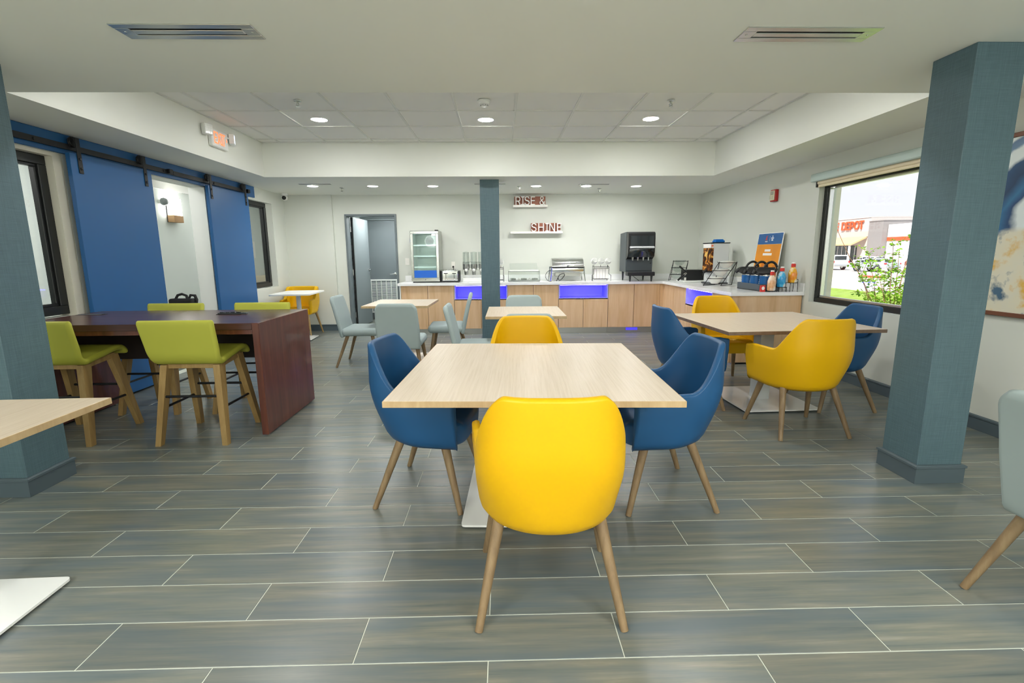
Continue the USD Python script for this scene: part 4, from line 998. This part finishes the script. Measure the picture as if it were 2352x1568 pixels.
t = thing('pastry_case', 'low clear pastry case with a hinged lid on the counter', 'pastry case', (.415, 8.12, ZC))
part(t, 'tray', bb(-.27, .27, 0, .34, 0, .02, .004), 'steel_brushed', False)
part(t, 'front_panel', plane_prism([(0, .02), (.005, .02), (.045, .17), (.04, .17)], 'x', -.27, .27), 'clear_plastic', False)
part(t, 'side_panel', plane_prism([(.006, .02), (.34, .02), (.34, .24), (.06, .19), (.046, .17)], 'x', -.27, -.264), 'clear_plastic', False)
part(t, 'side_panel', plane_prism([(.006, .02), (.34, .02), (.34, .24), (.06, .19), (.046, .17)], 'x', .264, .27), 'clear_plastic', False)
part(t, 'lid', plane_prism([(.05, .18), (.34, .30), (.34, .306), (.05, .186)], 'x', -.24, .24), 'clear_plastic', False)
part(t, 'hinge_bar', bb(-.25, .25, .04, .07, .172, .20, .004), 'ceramic', False)
part(t, 'trim_edge', cat(tube([(-.27, .0, .02), (-.27, .045, .17), (.27, .045, .17), (.27, 0, .02)], .004, 6), tube([(-.27, 0, .012), (.27, 0, .012)], .005, 6)), 'dark_grey')
for x in (-.19, 0, .19):
    part(t, 'cup_insert', lathe([(.05, .02), (.055, .05), (.045, .055), (.02, .04), (0, .035)], 18, (x, .13, 0)), 'chrome')
for x in (-.09, .09): part(t, 'knob', move(rot(lathe([(0, 0), (.016, 0), (.012, .016), (0, .018)], 12), 'x', 90), (x, .0, .045)), 'chrome')

t = thing('chafing_dish', 'steel roll-top chafing dish on legs with a dangling cord', 'chafing dish', (1.165, 8.14, ZC))
part(t, 'pan', rbox(-.28, .28, 0, .34, .15, .235, .02), 'chrome', 40)
arc = [(.17 - .165 * math.cos(a), .24 + .155 * math.sin(a)) for a in np.linspace(0, math.pi, 15)]
part(t, 'lid', cat(plane_prism(arc, 'x', -.27, .27)), 'chrome', 25)
part(t, 'rim', bb(-.285, .285, -.006, .346, .232, .245, .004), 'black_steel', False)
part(t, 'lid_handle', cat(cyl((0, -.012, .262), (0, .01, .262), .008, n=10), lathe([(0, .25), (.014, .252), (.014, .272), (0, .275)], 12, (0, -.014, 0))), 'steel')
for sx in (-1, 1):
    for y in (.015, .325): part(t, 'leg', tube([(sx * .275, y, .24), (sx * .285, y, .12), (sx * .30, y - (.01 if y < .1 else -.01), 0)], [.014, .012, .010], 8), 'chrome')
part(t, 'water_pan', bb(-.22, .22, .04, .30, .085, .15, .008), 'steel_brushed', False)
part(t, 'tongs', cat(tube(smooth_path([(-.20, -.02, .005), (-.17, -.02, .07), (-.12, -.02, .125), (-.06, -.02, .125), (-.09, -.02, .06), (-.15, -.02, .02), (-.17, -.02, .06)], 24), .006, 6)), 'black_plastic')
part(t, 'cord', tube(smooth_path([(-.28, .1, .18), (-.34, .02, .17), (-.385, -.01, .10), (-.36, -.02, .03), (-.28, -.02, .006)], 20), .004, 6), 'black_plastic')

# drinks dispenser
t = thing('drinks_dispenser', 'tall black drinks dispenser with mirrored front panel on grey legs', 'drinks dispenser', (2.345, 8.02, ZC))
part(t, 'back_body', plane_prism([(.0, .155), (.40, .155), (.40, .80), (.02, .815), (.0, .80)], 'x', -.225, .225), 'dark_grey', False)
prof = [(0, .36), (-.05, .385), (-.105, .42), (-.125, .50), (-.13, .70), (-.12, .785), (-.09, .81), (0, .815)]
part(t, 'head', plane_prism(prof, 'x', -.222, .222), 'black_plastic', 20)
part(t, 'display_panel', plane_prism([(-.1345, .575), (-.1315, .575), (-.1335, .745), (-.1365, .745)], 'x', -.19, .195), 'smoke_plastic', False)
cv = part(t, 'valve_cover', loft([[(-.21, -.12, z), (-.1, -.155 - b, z), (0, -.165 - b, z), (.1, -.155 - b, z), (.21, -.12, z), (.21, -.06, z), (-.21, -.06, z)] for z, b in ((.40, -.02), (.47, 0), (.52, .012), (.545, .006))]), 'smoke_plastic', 25)
part(cv, 'cover_lip', bb(-.20, .205, -.165, -.12, .545, .575, .008), 'white_metal')
for x in (-.13, -.045, .045, .13): part(t, 'nozzle', lathe([(0, .345), (.012, .345), (.018, .40), (0, .41)], 14, (x, -.075, 0)), 'chrome')
part(t, 'splash_panel', bb(-.215, .215, -.012, 0, .175, .37, .004), 'dark_grey', False)
part(t, 'drip_tray', bb(-.225, .225, -.165, .0, .095, .155, .006), 'black_plastic', False)
part(t, 'tray_grid', cat(*[bb(-.21 + k * .021, -.2 + k * .021, -.155, -.01, .155, .1585) for k in range(21)]), 'charcoal', False)
for sx in (-1, 1):
    part(t, 'leg', lathe([(0, 0), (.012, 0), (.020, .095), (0, .095)], 12, (sx * .18, -.13, 0)), 'charcoal')
    part(t, 'leg', lathe([(0, 0), (.012, 0), (.020, .155), (0, .155)], 12, (sx * .18, .34, 0)), 'charcoal')
part(t, 'key_lock', move(rot(lathe([(0, 0), (.010, 0), (.009, .005), (0, .006)], 12), 'x', 90), (.19, -.012, .30)), 'black_plastic')
part(t, 'cord', tube(smooth_path([(-.16, .1, .15), (-.12, .02, .11), (-.02, .0, .03), (.03, .05, .005)], 14), .004, 6), 'black_plastic')

# tiered wire rack with clear bowls
def tiered(loc, rz, label, mat_b, n_, dx, dy):
    t = thing('tiered_stand', label, 'bowl stand', loc, rz, 'tiered wire bowl stands on the side counter')
    r = .0045; W = .125; wires = []
    p0, p1 = np.array([0, 0, .0]), np.array([dx, dy, .33])
    for s in (-1, 1):
        wires.append(tube([(p0[0] + s * W, p0[1], 0), (p1[0] + s * W, p1[1], .33)], r, 6))
    for k in range(3):
        q = p0 + (p1 - p0) * ((k + .9) / 3)
        wires.append(tube([(q[0] - W, q[1], q[2]), (q[0] + W, q[1], q[2])], r, 6))
        a = np.linspace(0, 2 * math.pi, 25)
        wires.append(tube(np.stack([q[0] + .108 * np.cos(a), q[1] + .06 + .108 * np.sin(a), np.full(25, q[2])], 1), r * .8, 6, False))
    wires += [tube([(p1[0] + W, p1[1], .33), (p1[0] + W * 1.02, p1[1] + .12, 0)], r, 6), tube([(p1[0] - W, p1[1], .33), (p1[0] - W, p1[1] + .12, 0)], r, 6),
              tube([(p0[0] - W, 0, .004), (p1[0] - W, p1[1] + .12, .004)], r, 6), tube([(p0[0] + W, 0, .004), (p1[0] + W, p1[1] + .12, .004)], r, 6)]
    part(t, 'wire_frame', cat(*wires), 'black_steel')
    for k in range(3):
        q = p0 + (p1 - p0) * ((k + .9) / 3)
        b = tag(part(None, 'serving_bowl', lathe([(.045, -.075), (.075, -.05), (.10, -.005), (.112, .012), (.116, .016), (.112, .019), (.100, .012), (.07, -.045), (.04, -.068), (0, -.07)], 28,
                (0, 0, 0)), mat_b), n_[k], 'bowl', 'bowls of the tiered wire stands')
        a = math.radians(rz); x, y = q[0], q[1] + .06
        UsdGeom.Xformable(b).AddTranslateOp().Set(Gf.Vec3d(loc[0] + x * math.cos(a) - y * math.sin(a), loc[1] + x * math.sin(a) + y * math.cos(a), loc[2] + q[2] + .002))
T3 = ('lowest', 'middle', 'topmost')
tiered((2.985, 8.02, ZC + .005), 0, 'black wire tiered stand with clear bowls in the counter corner', 'clear_plastic', [f'clear bowl in the corner wire stand, {k} of three' for k in T3], .11, .10)
tiered((2.985, 6.63, ZC + .005), 0, 'black wire tiered stand with white bowls before the waffle dispenser', 'ceramic', [f'white bowl in the tiered stand before the dispenser, {k} of three' for k in T3], .235, .05)

# waffle iron, tray and bits
t = thing('serving_tray', 'white rectangular tray under the black box on the side counter', 'tray', (3.13, 7.66, ZC))
part(t, 'base', rbox(-.21, .21, -.18, .18, 0, .03, .012), 'ceramic')
t = thing('waffle_iron', 'black boxy waffle iron with crossed handles standing on the white tray', 'waffle iron', (3.12, 7.70, ZC + .03))
part(t, 'housing', rbox(-.13, .16, -.11, .13, 0, .165, .012), 'black_plastic')
part(t, 'handle', tube([(-.12, -.10, .12), (-.24, -.13, .03), (-.27, -.14, .005)], [.012, .016, .016], 10), 'black_plastic')
part(t, 'handle', tube([(-.12, -.08, .12), (-.20, -.09, .19), (-.24, -.10, .225)], [.012, .016, .014], 10), 'black_plastic')
part(t, 'ferrule', cyl((-.13, -.1, .115), (-.165, -.11, .088), .017, n=10), 'steel')
part(t, 'price_tag', bb(-.16, -.13, -.115, -.108, .0, .045), 'paper_white', False)
t = thing('utensil_cup', 'small white cup holding black bristly utensils beside the waffle iron', 'cup', (3.37, 7.50, ZC))
part(t, 'cup', lathe([(0, 0), (.045, 0), (.055, .10), (.051, .10), (.042, .006), (0, .006)], 24), 'ceramic')
part(t, 'bristles', cat(*[tube([(.02 * math.cos(a), .02 * math.sin(a), .03), (.05 * math.cos(a) * r, .05 * math.sin(a) * r, .12 + .04 * (1.6 - r)), (.085 * math.cos(a) * r, .085 * math.sin(a) * r, .14 + .05 * (1.4 - r))], [.006, .008, .003], 5) for a, r in [(k * .7, .5 + .5 * ((k * 37) % 10) / 10) for k in range(18)]]), 'black_plastic')
t = thing('spatula', 'dark oval waffle spatula lying on the side counter', 'spatula', (3.11, 6.98, ZC), 20)
part(t, 'blade', prism(Point(0, 0).buffer(.10, 16), .002, .010), 'charcoal')
part(t, 'grip', tube([(.08, 0, .008), (.22, 0, .012)], .010, 8), 'black_plastic')

# waffle batter dispenser
t = thing('batter_dispenser', 'tall grey batter dispenser with a waffle picture panel', 'dispenser', (3.25, 7.10, ZC), 0)
part(t, 'cabinet', bb(-.06, .17, -.01, .28, .02, .60, .004), 'white_metal', False)
part(t, 'front_panel', bb(-.10, -.06, .0, .27, .17, .60, .004), 'black_plastic', False)
part(t, 'picture', bb(-.0975, -.062, -.0025, -.001, .20, .53), 'waffle_print', False) if False else part(t, 'picture', cat(bb(-.103, -.1005, .01, .26, .20, .53), bb(-.099, -.061, -.0025, -.0005, .20, .53)), 'waffle_print', False)
hd = part(t, 'header_plate', cat(bb(-.104, -.1005, .005, .265, .535, .595), bb(-.101, -.058, -.0035, -.0005, .535, .595)), 'paper_white', False)
for x in (-.092, -.076): part(hd, 'icon', bb(x - .006, x + .006, -.0042, -.0036, .55, .58), 'print_orange', False)
part(t, 'top_lid', bb(-.11, .18, -.015, .285, .60, .612, .003), 'black_plastic', False)
part(t, 'spout', cat(cyl((-.10, .12, .20), (-.14, .12, .17), .02), lathe([(.0, .12), (.012, .12), (.016, .16), (0, .16)], 12, (-.145, .12, 0))), 'black_plastic')
part(t, 'base_foot', bb(-.10, .18, -.02, .29, 0, .02, .004), 'charcoal', False)
t = thing('cloth', 'bright blue folded cloth lying on top of the batter dispenser', 'cloth', (3.30, 7.20, ZC + .612))
part(t, 'fold', rbox(-.075, .075, -.06, .06, 0, .036, .018), 'cloth_blue'); part(t, 'fold', rbox(-.065, .055, -.055, .05, .030, .05, .014), 'cloth_blue')
t = thing('bucket', 'white round tub beside the black coffee tray', 'tub', (3.43, 6.66, ZC))
part(t, 'tub', lathe([(0, 0), (.065, 0), (.078, .115), (.086, .118), (.086, .126), (.074, .126), (.061, .008), (0, .008)], 28), 'ceramic')

# coffee tray, airpots, creamers
t = thing('coffee_tray', 'long black open tray holding the coffee airpots', 'tray', (3.235, 5.905, ZC))
part(t, 'base', bb(-.12, .12, -.27, .27, 0, .012, .002), 'charcoal', False)
part(t, 'rim', cat(bb(-.12, -.106, -.27, .27, .012, .085, .003), bb(.106, .12, -.27, .27, .012, .085, .003), bb(-.106, .106, -.27, -.256, .012, .085, .003), bb(-.106, .106, .256, .27, .012, .085, .003)), 'dark_grey', False)
def airpot(loc, rz, label):
    t = thing('airpot', label, 'coffee airpot', loc, rz, 'coffee airpots in the black tray')
    part(t, 'body', lathe([(0, 0), (.072, 0), (.074, .01), (.074, .17), (.066, .185), (0, .185)], 28), 'steel')
    part(t, 'label', lathe([(.0748, .03), (.0752, .032), (.0752, .165), (.0748, .167)], 28), 'poster_blue')
    part(t, 'label_print', cat(bb(-.0765, -.0755, -.012, .012, .09, .102), bb(-.0765, -.0755, -.022, .022, .075, .080), bb(-.0765, -.0755, -.006, .004, .115, .125)), 'paper_white', False)
    part(t, 'pump_head', loft([[(-.08 - o, -.055 * q, z), (.06, -.068 * q, z), (.088, -.03 * q, z), (.088, .03 * q, z), (.06, .068 * q, z), (-.08 - o, .055 * q, z)] for z, q, o in ((.183, 1, 0), (.20, 1.12, .03), (.235, 1.08, .05), (.262, .9, .03), (.272, .6, 0))]), 'black_plastic', 25)
    part(t, 'spout', tube([(-.07, 0, .235), (-.135, 0, .225), (-.15, 0, .195)], [.026, .024, .018], 10), 'black_plastic')
    part(t, 'handle', tube(smooth_path([(.085, -.0, .21), (.10, 0, .30), (.055, 0, .335), (.0, 0, .315), (-.03, 0, .255)], 18), .014, 8), 'black_plastic')
    return t
ap = airpot((3.20, 6.075, ZC + .012), -15, 'coffee airpot with blue label in the black tray, farthest from the window')
dup(ap, (3.225, 5.915, ZC + .012), -15, 'coffee airpot with blue label in the middle of the black tray')
dup(ap, (3.255, 5.755, ZC + .012), -15, 'coffee airpot in the black tray behind the creamer bottles, nearest the window')

t = thing('bottle_stand', 'stepped black wire stand carrying three creamer bottles', 'bottle stand', (3.36, 5.575, ZC))
steps = [(-.135, 0.0, .012), (-.02, .0, .055), (.11, .0, .105)]
ww = []
for x, y, z in steps:
    ww += [tube([(x - .045, y - .043, z), (x + .045, y - .043, z), (x + .045, y + .043, z), (x - .045, y + .043, z), (x - .045, y - .043, z)], .003, 6, False)]
    ww += [tube([(x + s * .045, y + q * .043, z), (x + s * .045, y + q * .043, 0)], .003, 6) for s in (-1, 1) for q in (-1, 1)]
    ww += [tube([(x + s * .02, y - .043, z), (x + s * .02, y + .043, z)], .002, 5) for s in (-1, 0, 1)]
ww += [tube([(.155, -.04, .105), (.155, -.04, .145), (.155, .04, .145), (.155, .04, .105)], .003, 6)]
part(t, 'wire_frame', cat(*ww), 'black_steel')
for (x, y, z), m_, l in zip(steps, ('creamer_tan', 'creamer_blue', 'creamer_orange'), ('tan', 'blue', 'orange')):
    b = thing('creamer_bottle', f'{l} coffee creamer bottle with a red and white pump cap', 'bottle', (3.36 + x, 5.575 + y, ZC + z + .003), 0, 'creamer bottles in the wire stand')
    part(b, 'body', lathe([(0, 0), (.042, 0), (.046, .012), (.046, .07), (.047, .11), (.036, .15), (.022, .175), (.019, .185), (0, .185)], 26), m_)
    part(b, 'cap', lathe([(0, .183), (.024, .183), (.024, .215), (.018, .222), (0, .222)], 20), 'print_red')
    part(b, 'pump_top', lathe([(0, .222), (.019, .222), (.020, .238), (0, .239)], 20), 'paper_white')
t = thing('packet_box', 'small red and white packet box at the front edge of the creamer stand', 'box', (3.135, 5.60, ZC))
part(t, 'box', bb(-.03, .03, -.012, .012, 0, .075, .003), 'print_red', False)
part(t, 'emblem', plane_prism(list(zip(.018 * np.cos(np.linspace(0, 2 * math.pi, 17)[:-1]), .042 + .022 * np.sin(np.linspace(0, 2 * math.pi, 17)[:-1]))), 'y', -.0135, -.012), 'paper_white', False)

# leaning poster
t = thing('poster', 'orange and blue waffle poster board leaning against the right wall', 'poster', (3.495, 6.25, ZC + .099))
lean = 6
P_ = lambda m: rot(m, 'y', lean)
part(t, 'board', P_(bb(-.006, .004, -.29, .29, -.098, .62, .002)), 'paper_white', False)
part(t, 'orange_field', P_(bb(-.0075, -.006, -.28, .28, .01, .47)), 'poster_orange', False)
part(t, 'blue_band', P_(bb(-.0075, -.006, -.28, .28, .472, .61)), 'poster_blue', False)
part(t, 'pattern', P_(cat(*[plane_prism([(y - .05, .02), (y + .05, .02), (y + .035, .19 + .03 * ((k * 7) % 3)), (y - .025, .21)], 'x', -.0082, -.0076) for k, y in enumerate((-.2, -.07, .06, .19))])), 'poster_dark', False)
part(t, 'slogan', P_(cat(text_on('MADE TO', .030, .0008, (-.0076, .075, .372), (0, -1, 0), (0, 0, 1), True, .9), text_on('ORDER WAFFLES', .030, .0008, (-.0076, .125, .322), (0, -1, 0), (0, 0, 1), True, .78))) if False else
     P_(cat(bb(-.0084, -.0076, -.06, .075, .375, .405), bb(-.0084, -.0076, -.105, .105, .325, .355))), 'paper_white', False)
part(t, 'emblem', P_(cat(plane_prism([(.10, .525), (.06, .525), (.07, .56), (.055, .585), (.085, .575)], 'x', -.0084, -.0076))), 'print_red', False)
part(t, 'emblem', P_(cat(bb(-.0084, -.0076, .045, .105, .50, .512), bb(-.0084, -.0076, -.09, -.03, .54, .556), bb(-.0084, -.0076, -.08, -.04, .515, .532), plane_prism([(-.045, .565), (-.075, .565), (-.06, .585)], 'x', -.0084, -.0076), bb(-.0084, -.0076, .0, .003, .51, .575))), 'paper_white', False)

# ------------------------------------------------------------------ outside the right window
structure('lawn', loft([[(3.82, -14, -.32), (15.3, -14, -.32), (15.3, 90, -.32), (3.82, 90, -.32)], [(3.82, -14, -.30), (15.3, -14, -.30), (15.3, 90, -.30), (3.82, 90, -.30)]]), 'lawn_green', 'sunlit green lawn strip right outside the window', 'lawn')
structure('driveway', loft([[(15.3, -20, -.34), (34, -20, -.84), (34, 160, -.84), (15.3, 160, -.34)], [(15.3, -20, -.30), (34, -20, -.80), (34, 160, -.80), (15.3, 160, -.30)]]), 'concrete', 'pale concrete driveway beyond the lawn', 'driveway')
structure('parking_lot', bb(34, 260, -60, 300, -.9, -.80), 'asphalt', 'pale asphalt parking lot in front of the store', 'parking lot')
structure('ground', cat(bb(-200, XL - 3.2, -150, 300, -.6, -.35), bb(XL - 3.2, 3.8, 10.6, 300, -.6, -.35), bb(XL - 3.2, 260, -150, -14, -.95, -.86), bb(XL - 3.2, 3.82, -14, -3.9, -.6, -.35)), 'concrete', 'pale ground around the building', 'ground')
structure('building_shell', cat(bb(-7.0, 3.83, -4.0, 10.7, 2.96, 3.2), bb(3.80, 3.82, -3.9, 3.9, -.4, 2.95), bb(3.80, 3.82, 5.47, 10.7, -.4, 2.95), bb(-7.0, -6.72, -4, 10.7, -.4, 2.96), bb(-7, 3.8, 10.42, 10.7, -.4, 2.96), bb(-7, 3.8, -4, -3.78, -.4, 2.96)), 'stucco', 'outer walls and roof of the room itself', 'building')
structure('pilaster', bb(3.825, 3.905, 5.50, 5.95, -.4, 2.94, .01), 'stucco', 'cream stucco pilaster just outside the left edge of the window', 'pilaster')
structure('curb', rbox(28.6, 29.2, 35.6, 37.4, -.80, -.52, .05), 'curb_red', 'short red painted curb on the driveway', 'curb')

st = thing('store', 'large beige store with orange lettering and a grey tower across the parking lot', 'building', (73, 93.7, -.8))
Z0 = .8
part(st, 'facade', bb(0, 18, 0, 62, 0, 8.12 + Z0), 'store_beige', False)
part(st, 'facade_panel', bb(-.15, 0, .25, 61, 4.3 + Z0, 5.35 + Z0), 'store_pink', False)
part(st, 'cornice', bb(-.12, 18.1, -.02, 62, 7.95 + Z0, 8.12 + Z0), 'store_beige', False)
part(st, 'tower', bb(-.4, 12, -3.6, -.1, 0, 7.2 + Z0), 'store_grey', False)
part(st, 'tower_cap', bb(-.5, 12.1, -3.7, -.08, 7.08 + Z0, 7.24 + Z0), 'store_grey', False)
part(st, 'side_wing', bb(.6, 16, -40, -3.7, 0, 6.35 + Z0), 'store_white', False)
part(st, 'orange_stripe', bb(.5, .6, -40, -3.75, 3.3 + Z0, 4.0 + Z0), 'store_orange', False)
part(st, 'awning', plane_prism([(-3.2, 2.6 + Z0), (-3.2, 2.9 + Z0), (-.2, 4.3 + Z0), (-.2, 4.0 + Z0)], 'y', .4, 60), 'awning', False)
for k in range(9): part(st, 'awning_post', bb(-3.1, -2.8, 1 + k * 6.5, 1.3 + k * 6.5, 0, 2.7 + Z0), 'store_white', False)
w_ = part(st, 'storefront', bb(-.16, -.02, 3, 60, .1, 2.55 + Z0), 'car_glass', False)
for k in range(36): part(w_, 'mullion', bb(-.24, -.1, 3.2 + k * 1.25, 3.32 + k * 1.25, .1, 2.5 + Z0), 'store_white', False)
yy = 95.45 - 93.7
txt = 'HOME DEPOT'
adv = {'H': .80, 'O': .86, 'M': .95, 'E': .72, ' ': .45, 'D': .80, 'P': .74, 'T': .70}
tot = sum(adv[c] for c in txt); x = yy + tot * 1.62
for c in txt:
    if c != ' ': part(st, 'sign_letter', text_on(c, 1.62, .14, (-.17, x, 5.82 + Z0), (0, -1, 0), (0, 0, 1), True, .92), 'store_orange', False)
    x -= adv[c] * 1.62

def vehicle(name, label, cat_, loc, rz, body, roof, belt, L, W, paint, truck=False):
    t = thing(name, label, cat_, loc, rz)
    w = W / 2
    def lo(prof, ws, m, nm):
        rings = []
        for f_, k in ((-1, .93), (-.92, 1.0), (.92, 1.0), (1, .93)):
            cx = sum(p[0] for p in prof) / len(prof); cz = sum(p[1] for p in prof) / len(prof)
            rings.append([((p[0] - cx) * k + cx, f_ * ws, (p[1] - cz) * k + cz) for p in prof])
        return part(t, nm, loft(rings), m, 25)
    lo([(-L / 2, .45), (L / 2, .42), (L / 2, .80), (L / 2 - .15, belt - .02), (L / 2 - 1.3, belt + .03), (-L / 2 + .05, belt + .05), (-L / 2, .9)], w, paint, 'body')
    cabn = lo(roof, w * .90, paint, 'cabin')
    gx = [p[0] for p in roof]
    for s in (-1, 1):
        gl = []
        x0, x1 = min(gx) + .22, max(gx) - .75
        n = 3
        for k in range(n):
            a, b = x0 + (x1 - x0) * k / n + .05, x0 + (x1 - x0) * (k + 1) / n - .05
            gl.append(bb(a, b, s * w * .885, s * w * .905, belt + .10, max(p[1] for p in roof) - .14, .02))
        part(cabn, 'side_glass', cat(*gl), 'car_glass', False)
    part(cabn, 'rear_glass', bb(min(gx) - .01, min(gx) + .02, -w * .7, w * .7, belt + .12, max(p[1] for p in roof) - .15, .02), 'car_glass', False)
    for s in (-1, 1):
        for xx in (-L / 2 + 1.0, L / 2 - 1.0):
            wh = part(t, 'wheel', move(rot(lathe([(0, -.11), (.30, -.11), (.37, -.08), (.37, .08), (.30, .11), (0, .11)], 24), 'x', 90), (xx, s * (w - .10), .37)), 'rubber')
            part(wh, 'rim', move(rot(lathe([(0, -.115), (.20, -.125), (.22, -.11), (.22, .11), (.20, .125), (0, .115)], 20), 'x', 90), (xx, s * (w - .10), .37)), 'aluminium')
            part(wh, 'wheel_arch', move(rot(lathe([(.37, -.07), (.43, -.07), (.43, .07), (.37, .07)], 20), 'x', 90), (xx, s * (w - .07), .42)), 'charcoal')
        part(t, 'tail_light', bb(-L / 2 - .02, -L / 2 + .22, s * (w - .16), s * (w + .01), .82, belt + .0, .03), 'tail_red', False)
        part(t, 'mirror', rbox(L / 2 - 1.95, L / 2 - 1.75, s * (w + .02), s * (w + .22), belt + .06, belt + .26, .05), 'charcoal')
    part(t, 'bumper', bb(-L / 2 - .12, -L / 2 + .02, -w * .92, w * .92, .42, .62, .04), 'chrome', False)
suv = [(-2.55, 1.05), (1.35, 1.05), (.75, 1.72), (-.4, 1.78), (-2.35, 1.76)]
vehicle('white_truck', 'white pickup with a cap parked before the store, left in the window', 'truck', (40.6, 58.6, -.8), 88, None, suv, 1.08, 5.5, 1.95, 'car_white')
car = [(-1.9, .98), (1.2, .98), (.55, 1.42), (-.2, 1.46), (-1.35, 1.40)]
vehicle('car', 'silver car parked behind the bush in the window', 'car', (40.3, 50.6, -.8), 95, None, car, .96, 4.6, 1.8, 'car_silver')
vehicle('car', 'white car parked behind the bush, rightmost in the window', 'car', (42.6, 44.6, -.8), 92, None, car, .96, 4.6, 1.8, 'car_white')
vehicle('car', 'dark red car parked far back near the store wing', 'car', (52.0, 57.0, -.8), 92, None, car, .96, 4.6, 1.8, 'car_red')
vehicle('car', 'white car parked far back before the store front', 'car', (55.0, 70.0, -.8), 92, None, car, .96, 4.6, 1.8, 'car_white')
t = thing('flat_cart', 'orange flat lumber cart left beside the white pickup', 'cart', (38.6, 58.3, -.8), 88)
part(t, 'deck', bb(-1.1, 1.1, -.4, .4, .28, .36, .01), 'store_orange', False)
part(t, 'handle', tube([(.9, -.38, .36), (.95, -.38, 1.2), (.95, .38, 1.2), (.9, .38, .36)], .04, 8), 'store_orange')
for xx in (-.8, .8):
    for s in (-1, 1): part(t, 'wheel', move(rot(lathe([(0, -.03), (.13, -.03), (.14, 0), (.13, .03), (0, .03)], 14), 'x', 90), (xx, s * .32, .14)), 'rubber')

# bush outside the window
rb = random.Random(11)
t = thing('bush', 'airy bush with thin stems and yellow-green leaves outside the window', 'bush', (6.05, 7.15, -.30))
tips, stems = [], []
for k in range(22):
    a = rb.uniform(0, 6.28); lean_ = rb.uniform(.05, .55); hgt = rb.uniform(.75, 1.75) if k > 1 else 2.35
    p = [np.array([rb.uniform(-.08, .08), rb.uniform(-.08, .08), 0])]
    d = np.array([math.cos(a) * lean_, math.sin(a) * lean_, 1.0])
    for q in range(7):
        d = d + np.array([rb.uniform(-.12, .12), rb.uniform(-.12, .12), 0]); p.append(p[-1] + d / np.linalg.norm(d) * hgt / 7)
    stems.append(tube(p, np.linspace(.011, .003, 8), 5))
    for q in range(2, 8):
        if k <= 1 and q > 4: continue
        for _ in range(2):
            b = p[q]; e = np.array([rb.uniform(-1, 1), rb.uniform(-1, 1), rb.uniform(-.1, .8)]); e /= np.linalg.norm(e)
            L_ = rb.uniform(.12, .34)
            mid = b + e * L_ * .5 + [0, 0, .02]; en = b + e * L_
            stems.append(tube([b, mid, en], [.0035, .0028, .0015], 4)); tips.append((b, mid, en))
part(t, 'stems', cat(*stems), 'bark', True)
lv, lf = [], []
for b, mid, en in tips:
    if b[2] < .5 and rb.random() < .5: continue
    for _ in range(rb.randint(11, 17)):
        u = rb.random(); c = (b * (1 - u) + en * u) + np.array([rb.gauss(0, .02), rb.gauss(0, .02), rb.gauss(0, .02)])
        d1 = np.array([rb.gauss(0, 1), rb.gauss(0, 1), rb.gauss(0, .5)]); d1 /= np.linalg.norm(d1)
        d2 = np.cross(d1, [rb.gauss(0, .4), rb.gauss(0, .4), 1]); d2 /= np.linalg.norm(d2); n_ = np.cross(d1, d2)
        l, w = rb.uniform(.04, .07), rb.uniform(.016, .026)
        n0 = len(lv)
        lv += [c, c + d1 * l * .5 + d2 * w + n_ * w * .3, c + d1 * l, c + d1 * l * .5 - d2 * w + n_ * w * .3]
        lf += [[n0, n0 + 1, n0 + 2], [n0, n0 + 2, n0 + 3]]
part(t, 'foliage', (np.array(lv), np.array(lf)), 'leaf', False, kind='stuff')
